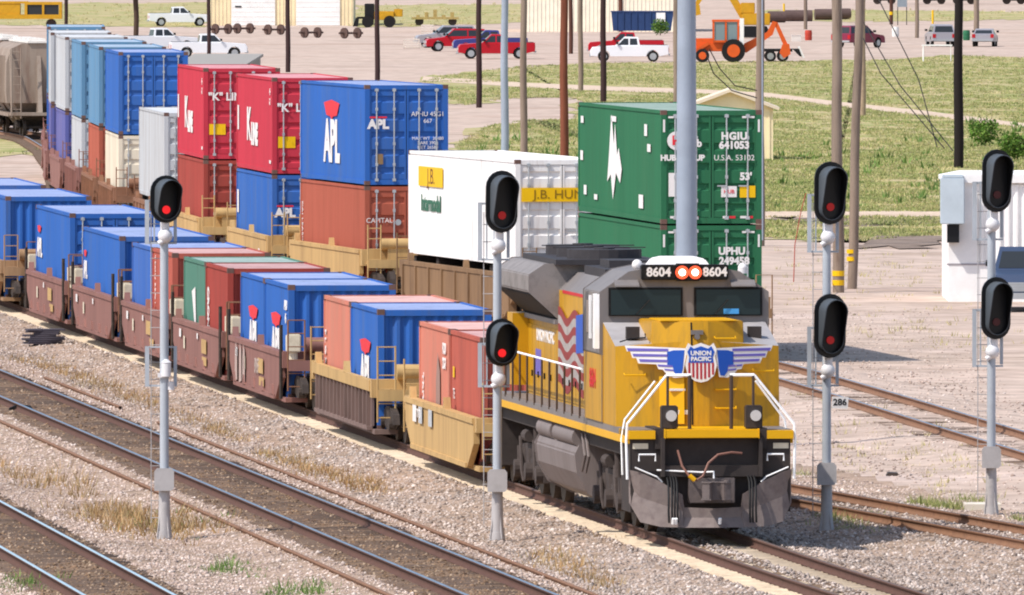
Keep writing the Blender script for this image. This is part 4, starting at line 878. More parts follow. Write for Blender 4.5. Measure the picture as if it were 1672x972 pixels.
LB(lambda b: (b.box(-1.5,-.15,-1.46,-1.40,.45,1.8), b.box(-1.5,-.15,1.40,1.46,.45,1.8), [b.box(-1.3,-.3,sg*1.28-.14,sg*1.28+.14,z,z+.05) for sg in (-1,1) for z in (.5,.85,1.2,1.5)]), 'step', m_ugd)
LB(lambda b: [b.tube([(0,sg*1.02,1.38),(.0,sg*1.02,1.5),(.0,sg*1.32,1.5),(0,sg*1.32,1.38)],.018) for sg in (-1,1)], 'uncoupling_step', m_rail_w)
LB(lambda b: [b.tube([(.03,sg*.9,1.0),(.06,sg*1.0,1.10),(.04,sg*1.4,1.27)],.014) for sg in (-1,1)], 'grab_rail', m_rail_w)
LB(lambda b: [b.box(-.118,-.10,sg*1.28-.14,sg*1.28+.14,1.60,1.70) for sg in (-1,1)], 'reflector', m_creambox)
def coup(b):
    b.box(-.2,.35,-.16,.16,.74,.98); b.box(-.15,.1,-.42,.42,.62,1.08)
    b.prism([(.35,-.2),(.72,-.26),(.80,-.12),(.62,-.05),(.60,.1),(.78,.14),(.74,.27),(.35,.22)], .70, 1.02, 'z'); b.cyl((.68,.2,.66),(.68,.2,1.06),.07,n=10)
LB(coup, 'coupler', mat('coupler dusty steel', '6a605e', .6, dirt='3c3432', amt=.5, sc=4), bevel=.015)
LB(lambda b: b.tube([(.02,-1.0,1.22),(.1,-.2,1.18),(.35,0,1.2),(.35,0,1.08)], .016), 'uncoupling_lever', m_rail_w)
def hoses(b):
    for sg, ks in ((-1,(0,.05,.10,.16)),(1,(0,.05,.11))):
        for k in ks:
            y = sg*(.66+k); b.tube([(.02,y,1.12),(.18,y+.01,1.0),(.34,y,.75),(.42,y-.01,.48),(.40,y,.28)], .02, n=7)
LB(hoses, 'air_hose', m_black, smooth=True)
LB(lambda b: [b.cyl((.42,y,.26),(.46,y,.36),.03,n=8) for y in (-.70,-.75,.1)], 'hose_coupling', m_rail_w)
LB(lambda b: b.tube([(.05,-.62,1.58),(.12,-.55,1.3),(.2,-.42,1.10),(.22,-.3,1.04),(.22,-.18,1.12),(.2,-.08,1.35),(.15,.1,1.5),(.12,.35,1.54),(.05,.55,1.52)], .022, n=7), 'cable', mat('brown cable', '8a6256', .6), smooth=True)
LB(lambda b: b.cyl((.23,-.43,1.13),(.24,-.33,1.04),.045,n=8), 'cable_plug', m_uyb)
for sg in (-1, 1):
    y = sg*.77+.02
    dl = LB(lambda b: (b.box(-.35,-.05,y-.15,y+.15,1.96,2.38)), 'ditch_light', m_ugd, bevel=.02)
    LB(lambda b: (b.cyl((-.05,y+.02,2.20),(.0,y+.02,2.20),.10,n=18)), 'lens', mat('lamp chrome', 'd8dde2', .12, metal=.7), parent=dl, smooth=True)
# handrails
def rails_front(b):
    for sg in (-1, 1):
        b.tube([(-.15,sg*.36,2.93),(-.15,sg*.80,2.93)], .03); b.tube([(-.15,sg*.80,2.93),(-.12,sg*1.52,2.05),(-.1,sg*1.54,1.75),(-.1,sg*1.52,1.05)], .026)
        b.tube([(-.9,sg*.92,2.80),(-1.0,sg*1.46,2.1),(-1.0,sg*1.52,1.75),(-1.0,sg*1.5,1.1)], .022)
LB(rails_front, 'handrail', m_rail_w, smooth=True)
LB(lambda b: [b.cyl((-.15,y,1.93),(-.15,y,2.93),r,n=8) for y, r in ((-.78,.025),(-.38,.035),(.38,.035),(.78,.025))], 'stanchion', m_rail_d)
LB(lambda b: (b.tube([(-7.4,-1.5,2.82),(-20.8,-1.5,2.82),(-21.3,-1.5,2.9),(-22.0,-1.42,2.5),(-22.3,-1.5,2.0)], .022), b.tube([(-7.4,1.5,2.82),(-21.3,1.5,2.82),(-22.3,1.5,2.0)], .022)), 'handrail', m_rail_w)
LB(lambda b: [b.cyl((q,sg*1.5,1.9),(q,sg*1.5,2.82),.022,n=6) for q in np.arange(-21.5,-7.3,1.25) for sg in (-1,1)], 'stanchion', m_rail_d)
# tank, reservoirs, bogies
TK = [(-1.42,1.36),(-1.5,1.2),(-1.46,.85),(-1.25,.48),(-.8,.26),(.8,.26),(1.25,.48),(1.46,.85),(1.5,1.2),(1.42,1.36)]
LB(lambda b: b.prism(TK,-15.0,-8.3,'x'), 'fuel_tank', m_tank, bevel=.03)
LB(lambda b: [b.cyl((x0,sg*1.33,1.50),(x1,sg*1.33,1.50),.185,n=16) for x0, x1 in ((-14.9,-12.6),(-12.2,-8.9)) for sg in (-1,1)], 'air_reservoir', m_tank, smooth=True, bevel=0)
for cx in (-4.75, -18.0):
    f = MB()
    for sg in (-1, 1):
        y = sg*1.12
        f.prism([(cx-2.5,.75),(cx-2.4,.98),(cx-.9,1.05),(cx+.9,1.05),(cx+2.4,.98),(cx+2.5,.75),(cx+2.1,.68),(cx+1.2,.62),(cx-1.2,.62),(cx-2.1,.68)], y-.09, y+.09, 'y')
        for k in (-1.85, 0, 1.85):
            f.box(cx+k-.22, cx+k+.22, y+sg*.0-.12, y+.12, .38, .78); f.cyl((cx+k, y, .53), (cx+k, y+sg*.26, .53), .17, n=14)
            for q in (-.42, .42): f.cyl((cx+k+q, y+sg*.05, .55), (cx+k+q, y+sg*.05, .95), .10, n=10); f.box(cx+k+q-.12, cx+k+q+.12, y-.05, y+.05+sg*.0, .45, .58)
        for q in (-1.2, 1.1): f.tube([(cx+q-.4,y+sg*.16,1.15),(cx+q,y+sg*.18,.5),(cx+q+.1,y+sg*.15,.3)], .035)
        f.cyl((cx-.9,y+sg*.12,1.2),(cx-.2,y+sg*.12,1.2),.12); f.cyl((cx+1.0,y+sg*.12,.95),(cx+1.0,y+sg*.14,1.55),.07)
    f.box(cx-2.3, cx+2.3, -.6, .6, .6, .95)
    fo = f.build('bogie_frame', mat('loco bogie dusty', '4a413e', .8, dirt='332b28', amt=.7, sc=3, var=.25), loco)
    for k in (-1.85, 0, 1.85):
        w_ = MB()
        for sg in (-1, 1): w_.cyl((cx+k, sg*.70, .53), (cx+k, sg*.84, .53), .52, n=24); w_.cyl((cx+k, sg*.67, .53), (cx+k, sg*.70, .53), .55, n=24)
        w_.cyl((cx+k,-.8,.53),(cx+k,.8,.53),.1,n=8); w_.build('wheelset', m_wheel, fo)
LB(lambda b: (b.box(-22.5,-22.2,-1.45,1.45,.5,1.93), b.box(-23.0,-22.4,-.15,.15,.74,1.0)), 'rear_pilot', m_ugd)
LB(lambda b: [b.tube([(q,-1.4,1.6),(q+.3,-1.38,1.2),(q+.1,-1.42,.9)], .03) for q in (-8.2,-7.6,-14.8,-15.1)], 'brake_pipe', m_tank)

# ------------------------------------------------------------------ signals
m_mast = mat('signal mast aluminium', 'acb2ba', .5, metal=.0, dirt='a8acb0', amt=.3, sc=2)
m_mastlow = mat('signal base grey', 'b0acac', .6, dirt='84807e', amt=.4, sc=2)
m_sig = mat('signal black', '15171b', .38, var=.2); m_hood = mat('signal hood', '4a5056', .5, var=.1)
m_sigin = mat('signal hood inside', '08080a', .9)
m_ball = mat('signal clamp white', 'd8d6d8', .4); m_redlamp = emis('red signal lamp', (1.0, .015, .02), .8); m_reddim = emis('dim red signal lamp', (.8, .01, .01), .22); m_redoff = emis('faint red signal lamp', (.3, .01, .02), .04)
def caps(w_, h, n=10, dz=0):
    r = w_/2; pts = []
    for i in range(n+1): a = math.pi*i/n; pts.append((r*math.cos(a), (h/2-r)+r*math.sin(a)+dz))
    for i in range(n+1): a = math.pi+math.pi*i/n; pts.append((r*math.cos(a), -(h/2-r)+r*math.sin(a)+dz))
    return pts
def signal(px, py, label, heads, plate286=False, shade=1):
    x, y = P(px, py, GZ+.05); s = F/y
    t = empty('signal_mast', label, 'railway signal', (x, y, GZ+.05), 0, 'railway signals by the tracks')
    zz = lambda yy: (py-yy)/s; xx = lambda q: (q-px)/s
    top = max(zz(h[1]) for h in heads)
    b = MB(); b.cyl((0,0,1.0),(0,0,top-.1),.085,.075,n=16); b.build('mast', m_mast, t, smooth=True)
    b = MB(); b.cyl((0,0,-.1),(0,0,.12),.15,.13,n=16); b.cyl((0,0,.12),(0,0,1.15),.115,.095,n=16)
    for a in range(4): b.prism([(.1,.0),(.17,.0),(.1,.45)], -.012, .012, 'y', 0, Matrix.Rotation(a*math.pi/2+.6, 4, 'Z'))
    b.build('mast_base', m_mastlow, t, smooth=True)
    b = MB(); b.prism([(-.17,-.2),(-.17,.14),(-.13,.19),(.13,.19),(.17,.14),(.17,-.16),(.13,-.2)], -.19, -.08, 'y'); o = b.build('junction_box', m_mastlow, t, bevel=.012); o.location.z = 1.08
    l = MB()
    for q in (-.27, -.02): l.cyl((q+.02,.3,.25),(q+.02,.3,top-.2),.009,n=6)
    for z in np.arange(.35, top-.2, .32): l.cyl((-.27,.3,z),(.0,.3,z),.008,n=5)
    for z in np.arange(.8, top-.2, 1.6): l.box(-.03,.03,.0,.3,z,z+.03)
    l.build('ladder', m_mastlow, t)
    for i, (hx_, hy_, w_, h_, lampm) in enumerate(heads):
        g = empty('signal_head', 'x', 'x'); del g['label'], g['category']; g.parent = t
        g.location = (xx(hx_), -.16, zz(hy_)); g.rotation_euler = (math.radians(2), 0, math.radians(17))
        W_, H_ = w_/s, h_/s
        MB().prism(caps(W_, H_), -.02, .02, 'y').build('backplate', m_sig, g)
        v = MB(); secs = []
        for k in range(22):
            pass
        o_ = caps(W_*.74, H_*.86, dz=.0); n = len(o_); vo = []
        for (a, c) in o_:
            rel = (c + H_*.4)/(H_*.8); dep = .10+.30*min(1, max(0, rel*1.25))
            vo += [(a, -.02, c), (a*.96, -.02-dep, c)]
        v.add(vo, [(2*i, 2*((i+1) % n), 2*((i+1) % n)+1, 2*i+1) for i in range(n)], 0)
        vi = [(p[0]*.93, p[1], p[2]*.97) for p in vo]
        v.add(vi, [(2*i, 2*((i+1) % n), 2*((i+1) % n)+1, 2*i+1) for i in range(n)], 1)
        v.add([vo[2*i+1] for i in range(n)]+[vi[2*i+1] for i in range(n)], [(i, (i+1) % n, n+(i+1) % n, n+i) for i in range(n)], 0)
        v.build('visor', [m_hood, m_sigin], g, smooth=True)
        nl = 3 if H_ > 1.0 else 2
        for k in range(1):
            zc = -H_*.22 + k*.26
            MB().cyl((0,-.03,zc),(0,-.05,zc),.075,n=16).build('lens', lampm, g)
        c = MB(); c.box(-.08,.08,.02,.2,-H_*.3,H_*.3); c.build('housing', m_sig, g, bevel=.02)
        b = MB(); zb = zz(hy_)-H_/2-.22
        b.cyl((xx(hx_)*.5,-.02,zb-.1),(xx(hx_)*.5,-.05,zb+.28),.085,n=12); b.sphere((.02,-.06,zb-.02),.14); b.cyl((-.1,-.1,zb-.16),(.12,-.1,zb-.02),.05)
        b.build('clamp', m_ball, t, smooth=True)
        # maintenance cage beside the head
        c = MB(); za, zb_ = zz(hy_)-H_*.95, zz(hy_)-H_*.02
        c.box(-.36,-.28,.10,.22,za,zb_); c.box(.17,.23,.10,.22,za+.05,zb_); c.box(-.36,.23,.12,.2,za,za+.035); c.box(-.36,-.05,.12,.2,zb_-.04,zb_); c.box(-.21,-.18,.42,.5,za,zb_); c.box(-.3,-.18,.2,.46,za,za+.03)
        c.build('platform_cage', m_mast, t)
    if len(heads) == 1:
        c = MB(); za, zb_ = zz(632), zz(566)
        c.box(-.36,-.28,.10,.22,za,zb_); c.box(.17,.23,.10,.22,za,zb_); c.box(-.36,.23,.12,.2,za,za+.035); c.box(-.36,.2,.12,.2,zb_-.03,zb_); c.build('platform_cage', m_mast, t)
        b = MB(); z = zz(606); b.cyl((.04,-.1,z-.1),(.04,-.1,z+.16),.09,n=12); b.cyl((.04,-.1,z+.16),(.04,-.1,z+.22),.1,.03,n=12); b.box(-.12,.02,-.12,0,z-.12,z-.04); b.cyl((.12,0,z-.35),(.12,0,z-.2),.07); b.build('clamp', m_ball, t, smooth=True)
    if plate286:
        q = empty('number_plate', 'x', 'x'); del q['label'], q['category']; q.parent = t; q.location = (xx(1371), -.12, zz(657))
        MB().prism([(-.15,-.11),(.15,-.12),(.17,.10),(-.14,.11)], -.006, .006, 'y').build('plate', m_lett, q)
        text('286', .17, m_black, q, (.005, -.008, 0), SIDE, bold=.004)
    return t
signal(268, 878, 'leftmost signal mast, single black head with the brightest red light', [(271,325,53,78,m_redlamp)])
signal(812, 880, 'signal mast left of the locomotive, long upper head and short lower head', [(819,329,54,102,m_reddim),(819,559,54,78,m_redlamp)])
signal(1350, 868, 'signal mast right of the locomotive with a white number plate', [(1355,315,54,103,m_reddim),(1355,532,54,105,m_reddim)], True)
signal(1619, 838, 'rightmost signal mast, standing in front of the white shed', [(1627,295,50,103,m_redoff),(1626,503,50,102,m_redoff)])
x, y = P(1604, 834); o = MB().box(-.35,.35,-.5,.5,-.05,.14).build('foundation_slab', mat('pale concrete slab', 'd8cfc0', .9), loc=(x, y, GZ)); tag(o, 'small pale concrete slab at the foot of the rightmost signal', 'slab')

# ------------------------------------------------------------------ poles
m_polew = mat('pole creosote brown', '5a3a30', .85, dirt='3a241e', amt=.6, sc=2, streak=True, var=.2)
m_poled = mat('pole dark timber', '3c2a2a', .85, dirt='251a1c', amt=.6, sc=2, streak=True, var=.2)
m_poleg = mat('pole weathered timber', '8a7a6c', .85, dirt='5c4a40', amt=.6, sc=2, streak=True, var=.2)
m_poler = mat('pole reddish timber', '7a4632', .85, dirt='4a2a20', amt=.6, sc=2, streak=True, var=.2)
m_stl = mat('pole galvanised steel', '98a2b0', .5, metal=.1, dirt='8a8e98', amt=.3, sc=1)
def pole(px, py, wpx, m, label, H=11.0, lean=0.0, band_=None, arm=True, cat='pole', strip=False):
    x, y = P(px, py); s = F/y; r = wpx/s/2
    t = empty('utility_pole', label, cat, (x, y, GZ), 0, 'utility poles')
    b = MB(); b.loft([[(lean*k + r*(1.0-.18*k)*(1+.03*math.sin(i*3+k*9))*math.cos(i*2*math.pi/12)+.02*math.sin(k*11), r*(1.0-.18*k)*math.sin(i*2*math.pi/12), -.2+(H+.2)*k) for i in range(12)] for k in np.linspace(0, 1, 9)])
    b.build('pole', m, t, smooth=True)
    if arm:
        a = MB(); a.box(-1.1+lean,1.1+lean,-.07,.07,H-.7,H-.55)
        for q in (-.95,-.5,.5,.95): a.cyl((q+lean,0,H-.55),(q+lean,0,H-.38),.045,n=8)
        a.build('crossarm', m_poleg, t)
    if band_:
        for z0, z1 in band_: q = MB(); q.cyl((0,0,z0),(0,0,z1),r*1.06,n=14); q.build('reflective_band', m_yel, t)
    if strip: q = MB(); q.cyl((r*.55,-r*.9,.2),(r*.45+lean,-r*.85,H-1),.03,n=6); q.build('conduit', m_stl, t)
    return t
pole(341, 100, 6.5, m_poled, 'dark pole standing behind the far blue container, beside the white pickups')
pole(470, 118, 8, m_poled, 'dark pole rising behind the nearer red container, by the white garage doors')
pole(616, 145, 8.5, m_poled, 'dark pole rising behind the large blue container')
pole(782, 176, 9.5, m_poled, 'dark pole standing in the grass before the red pickup trucks')
pole(824, 262, 13, m_stl, 'slim grey steel pole just left of the weathered one, behind the white container', arm=False, cat='pole')
pole(855, 270, 12, m_poleg, 'weathered grey wooden pole behind the white container')
pole(921, 275, 14, m_poler, 'reddish brown wooden pole between the white and green containers', band_=None)
pole(948, 150, 8.5, m_poleg, 'thin pale wooden pole just right of the reddish brown one')
pole(932, 88, 7, m_polew, 'thin brown pole half hidden left of the pale one, near the red pickup')
pole(985, 168, 10, m_poled, 'dark pole in front of the white pickup, above the green container')
pole(1013, 52, 7, m_polew, 'short-looking brown pole in front of the dark blue skip')
pole(1104, 175, 10, m_poleg, 'grey wooden pole mostly hidden by the big steel lamp pole')
pole(1241, 402, 15, m_poleg, 'grey wooden pole with a pale conduit, right of the green container', strip=True)
pole(1369, 478, 19, m_poleg, 'thick weathered pole with two yellow bands, behind the right-hand signal', H=11, lean=-.08, band_=[(.22,.38),(.5,.66)])
pole(1391, 472, 16, m_poleg, 'thick weathered pole leaning right, beside the banded one', H=11, lean=.28, band_=[(.85,.98),(1.08,1.2)])
pole(1408, 190, 11, mat('pole tan timber', 'a8927a', .85, dirt='7a6450', amt=.5, sc=2), 'slender tan pole in the grass behind the pair of thick ones')
pole(1565, 275, 16, mat('pole black timber', '1e1716', .85), 'near-black thick pole behind the white shed')
pole(108, 40, 6, m_poled, 'thin dark pole beside the yellow track machine')
pole(1315, 48, 6, m_poleg, 'thin pole by the rusty pipes in the far yard')
pole(1455, 40, 6, m_polew, 'far brown pole with one yellow band', band_=[(.9,1.2)])
pole(1497, 62, 6.5, m_poleg, 'far weathered pole left of the silver car')
pole(1594, 50, 9, m_poleg, 'far weathered pole behind the parked sedan')
# big lamp pole behind the locomotive
x, y = (1121-836)/75.5, F/75.5; t = empty('light_mast', 'thick pale grey steel lamp mast rising behind the locomotive cab', 'lamp post', (x, y, GZ))
b = MB(); b.cyl((0,0,0),(0,0,.25),.42,.42,n=20); b.cyl((0,0,.2),(0,0,24),.245,.13,n=32); b.build('pole', m_stl, t, smooth=True)
b = MB(); b.cyl((0,0,23.7),(0,0,23.9),.9,n=20); b.build('lamp_ring', m_stl, t)
for k in range(6): a = k*math.pi/3; q = MB(); q.box(-.25,.25,-.2,.2,23.3,23.65, 0, Matrix.Rotation(a, 4, 'Z') @ Matrix.Translation((1.0,0,0))); q.build('floodlight', m_stl, t)
def wire(pts, r, m, label, cat='cable', name='cable'):
    o = MB().tube(pts, r, n=5).build(name, m); tag(o, label, cat)
m_wire = mat('black cable', '2c2826', .7)
p0 = P(1391, 472); Ym = p0[1]
def at(px, py, Y): s = F/Y; return ((px-836)/s, Y, CAMH-(py-YH)/s)
for q0, q1, q2, lab in (((1400,20),(1470,140),(1556,246),'guy cable slanting from the leaning pole down to the shed, upper of three'), ((1398,40),(1438,120),(1542,242),'guy cable slanting from the leaning pole down to the shed, lowest of three'), ((1425,-20),(1500,130),(1530,240),'guy cable slanting down in front of the field, crossing the other two')):
    wire([at(*q0, 470), at(*q1, 466), at(*q2, 462)], .018, m_wire, lab)
for k, (q0, q1, q2, q3) in enumerate((((1150,80),(1165,120),(1195,148),(1236,160)), ((1158,80),(1175,112),(1200,140),(1236,148)))):
    wire([at(*q0, 500), at(*q1, 500), at(*q2, 500), at(*q3, 500)], .02, m_wire, ('lower' if k == 0 else 'upper')+' of two sagging cables between the lamp mast and the grey pole')
wire([at(1316,316,470), at(1308,345,466), at(1298,400,455), at(1296,460,448)], .016, mat('orange guy marker', 'a03808', .6), 'thin orange guy wire by the cage of the right-hand signal')
for px, py in ((1316, 640),):
    pass

# ------------------------------------------------------------------ white shed and the pickup in front of it
m_wht = mat('shed white metal', 'f0eeec', .6, dirt='c4beb8', amt=.25, sc=.8)
x, y = P(1549, 493); t = empty('equipment_shed', 'white ribbed metal shed at the right edge behind the rightmost signal', 'shed', (x, y, GZ))
b = MB(); wv = []; n = 17; Wd = 5.2
for i in range(n*4+1):
    q = .9+(Wd-.9)*i/(n*4); d = (0,.07,.07,0)[i % 4]; wv += [(q, -d, 1.1), (q, -d, 3.45)]
b.add(wv, [(2*i, 2*i+2, 2*i+3, 2*i+1) for i in range(n*4)])
b.box(0,Wd,.02,7,0,3.5); b.box(0,.9,-.06,.02,0,3.55); b.box(.9,Wd,-.05,.02,0,1.1); b.build('wall', m_wht, t)
b = MB(); b.prism([(-.1,3.5),(Wd+.15,3.5),(Wd+.15,3.74),(.5,3.74),(-.1,3.62)], -.18, 7.2, 'y'); b.build('roof', m_wht, t)
b = MB(); b.box(-.05,Wd,-.075,-.05,1.08,1.13); b.build('trim', mat('trim grey', '9a9498'), t)
b = MB(); b.box(-.25,.45,-.62,-.06,2.3,3.65,0); b.box(-.2,.42,-.6,-.08,3.65,3.75,0); b.build('air_conditioner', mat('ac pale blue grey', 'b8c4cc', .6), t, bevel=.02)
b = MB(); b.box(-.05,.3,-.45,-.1,1.75,2.28); b.build('vent', m_black, t)
def gable(name, label, px, py, W, D, H, rise, m, mr, seam=None, rz=0):
    x, y = P(px, py); t = empty(name, label, 'shed' if W < 6 else 'building', (x, y, GZ), rz)
    b = MB(); b.box(-W/2,W/2,0,D,0,H); b.prism([(-W/2,H),(W/2,H),(0,H+rise)], .01, D-.01, 'y')
    k = int(W/.35)
    for i in range(k): q = -W/2+(i+.5)*W/k; b.box(q-.04,q+.04,-.04,0,0.02,H)
    b.build('wall', m, t); b = MB()
    b.prism([(-W/2-.25,H-.08),(0,H+rise),(0,H+rise+.14),(-W/2-.3,H+.04)], -.3, D+.3, 'y'); b.prism([(W/2+.25,H-.08),(0,H+rise),(0,H+rise+.14),(W/2+.3,H+.04)], -.3, D+.3, 'y'); b.build('roof', mr, t)
    return t
m_crm = mat('cream siding', 'ecdab4', .7, dirt='b8a888', amt=.3, sc=.4); m_crr = mat('cream roof', 'dccbb4', .6)
g = gable('small_shed', 'small cream shed with a low gable roof behind the green containers', 1192, 262, 3.9, 5, 2.35, .75, m_crm, m_crr)
g = gable('garage_building', 'cream garage building with two white roller doors at the top edge', 459, 42, 13.5, 20, 6.5, 1.5, m_crm, m_crr)
for q in (-2.6, 3.45):
    d = MB(); d.box(q-2.05,q+2.05,-.12,-.05,0.02,5.2); 
    for z in np.arange(.4, 5.2, .45): d.box(q-2.05,q+2.05,-.14,-.12,z,z+.03)
    d.build('roller_door', m_wht, g)
b = MB(); b.box(-2.6-1.7,-2.6-1.1,-.16,-.14,1.7,1.85); b.build('door_sign', m_black, g)
g = gable('ribbed_building', 'long cream ribbed metal building behind the dark blue skip', 981, 52, 13.2, 25, 7, 1.5, mat('pale cream siding', 'f0e6d2', .7), m_crr)

# ------------------------------------------------------------------ vehicles
m_tyre = mat('tyre', '1c1b1c', .85); m_rim = mat('rim silver', 'b0b4b8', .35, metal=.6); m_vg = glass('vehicle glass', (.03, .035, .04), .08)
m_tail = mat('tail lamp red', 'b01820', .4); m_hl = mat('head lamp clear', 'd8dce0', .2); m_chr = mat('bumper chrome', 'b4b8bc', .3, metal=.6)
def vehicle(kind, px, py, rz, m, label, cat, group='parked cars and pickups'):
    x, y = P(px, py); t = empty(kind, label, cat, (x, y, GZ), rz, group)
    if kind == 'pickup_truck': L, W, r = 5.7, 1.95, .40
    elif kind == 'utility_vehicle': L, W, r = 4.9, 1.9, .39
    else: L, W, r = 4.7, 1.8, .33
    h = L/2; ax = (h-.95, -h+1.15)
    if kind == 'pickup_truck': base = [(-h,.55),(-h,1.18),(-.75,1.20),(-.7,1.15),(.95,1.15),(1.2,1.16),(h-.15,1.05),(h,.85),(h,.45)]; cabp = [(-.75,1.15),(-.62,1.80),(.35,1.83),(1.1,1.15)]
    elif kind == 'utility_vehicle': base = [(-h,.5),(-h+.03,1.1),(1.05,1.1),(h-.2,.98),(h,.8),(h,.4)]; cabp = [(-h+.05,1.1),(-h+.35,1.75),(.2,1.78),(1.05,1.1)]
    else: base = [(-h,.45),(-h+.02,.95),(-h+.9,1.0),(1.0,.95),(h-.2,.82),(h,.65),(h,.35)]; cabp = [(-h+.7,.98),(-h+1.5,1.42),(.2,1.43),(1.05,.95)]
    bot = []
    for a in (ax[0], ax[1]):
        bot += [(a+(r+.08)*math.cos(q), .38+(r+.1)*math.sin(q)) for q in np.linspace(0.05, math.pi-.05, 8)]
    prof = base + bot
    b = MB(); b.loft([[(p[0]*.985, -W/2+0, p[1]) for p in prof]] + [[(p[0], -W/2+.06, p[1]+(.02 if p[1] > 1 else 0)) for p in prof], [(p[0], W/2-.06, p[1]+(.02 if p[1] > 1 else 0)) for p in prof], [(p[0]*.985, W/2, p[1]) for p in prof]])
    def cabring(y, ins, zs): return [(p[0]+(ins if p[0] < 0 else -ins)*0, y, p[1]) for p in cabp]
    lo = .02; b.loft([[(p[0], (-W/2+.06 if p[1] < 1.3 else -W/2+.22), p[1]) for p in cabp], [(p[0], (W/2-.06 if p[1] < 1.3 else W/2-.22), p[1]) for p in cabp]])
    if kind == 'pickup_truck': pass
    b.build('body', m, t)
    if kind == 'pickup_truck':
        q = MB(); q.box(-h+.1,-.82,-W/2+.14,W/2-.14,1.17,1.235); q.build('truck_bed', m_black, t)
    # glass: side panes just proud of the cabin
    z0 = cabp[0][1]+.08; z1 = cabp[1][1]-.10; k = (cabp[1][1]-cabp[0][1]); gl = MB()
    def X0(z): return cabp[0][0]+(cabp[1][0]-cabp[0][0])*(z-cabp[0][1])/k
    def X1(z): return cabp[3][0]+(cabp[2][0]-cabp[3][0])*(z-cabp[3][1])/(cabp[2][1]-cabp[3][1])
    yo = lambda z: W/2-.06-.16*(z-cabp[0][1])/k+.006
    for sg in (-1, 1):
        m_ = (X0(z0)+X1(z0))/2-.1
        for a0, a1, c0, c1 in ((X0(z0)+.15, m_-.05, X0(z1)+.12, m_-.05), (m_+.05, X1(z0)-.15, m_+.05, X1(z1)-.08)):
            gl.add([(a0,sg*yo(z0),z0),(a1,sg*yo(z0),z0),(c1,sg*yo(z1),z1),(c0,sg*yo(z1),z1)], [(0,1,2,3)])
    gl.split('side_window', m_vg, t)
    for nm, Xf, sgn in (('windshield', X1, 1), ('rear_window', X0, -1)):
        gl = MB(); e = .02*sgn
        gl.add([(Xf(z0)+e,-yo(z0)+.12,z0),(Xf(z0)+e,yo(z0)-.12,z0),(Xf(z1)+e,yo(z1)-.1,z1),(Xf(z1)+e,-yo(z1)+.1,z1)], [(0,1,2,3)]); gl.build(nm, m_vg, t)
    for a in ax:
        for sg in (-1, 1):
            q = MB(); q.cyl((a,sg*(W/2-.24),r),(a,sg*(W/2-.01),r),r,n=20); wh_ = q.build('wheel', m_tyre, t)
            q = MB(); q.cyl((a,sg*(W/2-.02),r),(a,sg*(W/2+.004),r),r*.62,n=16); q.build('rim', m_rim, wh_)
    q = MB(); q.box(h-.04,h+.08,-W/2+.05,W/2-.05,.38,.56); q.box(-h-.1,-h+.02,-W/2+.08,W/2-.08,.45,.6); q.split('bumper', m_chr, t)
    for sg in (-1, 1):
        q = MB(); q.box(h-.1,h+.012,sg*(W/2-.27)-.18,sg*(W/2-.27)+.18,.64,.82); q.build('headlight', m_hl, t)
        q = MB(); q.box(-h-.012,-h+.1,sg*(W/2-.16)-.13,sg*(W/2-.16)+.13,.72,1.02); q.build('taillight', m_tail, t)
        q = MB(); q.box(X1(z0)-.2,X1(z0)-.05,sg*(W/2+.08)-.1,sg*(W/2+.08)+.1,z0+.05,z0+.22); q.build('mirror', m_black, t)
    q = MB(); q.box(h-.05,h+.02,-W/2+.5,W/2-.5,.6,.86)
    for z in (.66,.74,.82): q.box(h+.02,h+.03,-W/2+.5,W/2-.5,z-.01,z+.01)
    q.build('grille', m_chr if kind != 'sedan' else m_black, t)
    return t
m_vr = mat('car red', 'b01424', .3, var=.04); m_vr2 = mat('car wine', '7c2440', .3, var=.04); m_vb = mat('car blue violet', '3a3c7c', .3, var=.04); m_vw = mat('car white', 'e4e6ea', .3, var=.03)
m_vs = mat('car silver', 'a4a0a6', .3, metal=.3, var=.03); m_vbg = mat('car blue grey', '3a4862', .35, metal=.0, var=.04)
PI = math.pi
vehicle('pickup_truck', 810, 96, PI+.05, m_vr, 'red pickup truck nearest in the middle row, crossed by the steel pole', 'pickup truck')
vehicle('pickup_truck', 800, 88, PI+.05, m_vb, 'violet-blue pickup truck between the two red ones', 'pickup truck')
vehicle('utility_vehicle', 745, 84, PI+.12, m_vr, 'red sport utility vehicle with its nose to the left', 'car')
vehicle('utility_vehicle', 728, 78, PI+.12, m_vs, 'silver car mostly hidden behind the red sport utility vehicle', 'car')
vehicle('pickup_truck', 1022, 92, PI, m_vr, 'red pickup truck behind the white one, by the dark blue skip', 'pickup truck')
vehicle('pickup_truck', 1028, 101, PI, m_vw, 'white pickup truck parked in front of a red one', 'pickup truck')
vehicle('utility_vehicle', 1401, 78, .95, m_vr2, 'wine-coloured car partly behind the thick poles', 'car')
vehicle('utility_vehicle', 1535, 76, PI/2+.1, m_vs, 'silver car in the far lot beside the near-black pole, seen from behind', 'car')
vehicle('sedan', 1608, 76, PI/2-.1, m_vs, 'grey sedan in the far lot, rightmost of the parked cars, seen from behind', 'car')
vehicle('pickup_truck', 262, 84, .25, m_vw, 'white pickup truck behind the far stacks, left of its white neighbour', 'pickup truck')
vehicle('pickup_truck', 340, 95, .1, m_vw, 'white pickup truck behind the far stacks, right of its white neighbour', 'pickup truck')
vehicle('pickup_truck', 292, 43, .1, m_vw, 'far white pickup truck at the top left, before the cream garage', 'pickup truck')
vehicle('pickup_truck', 1676, 506, -PI/2-.05, m_vbg, 'blue-grey pickup truck facing the camera in front of the white shed', 'pickup truck')

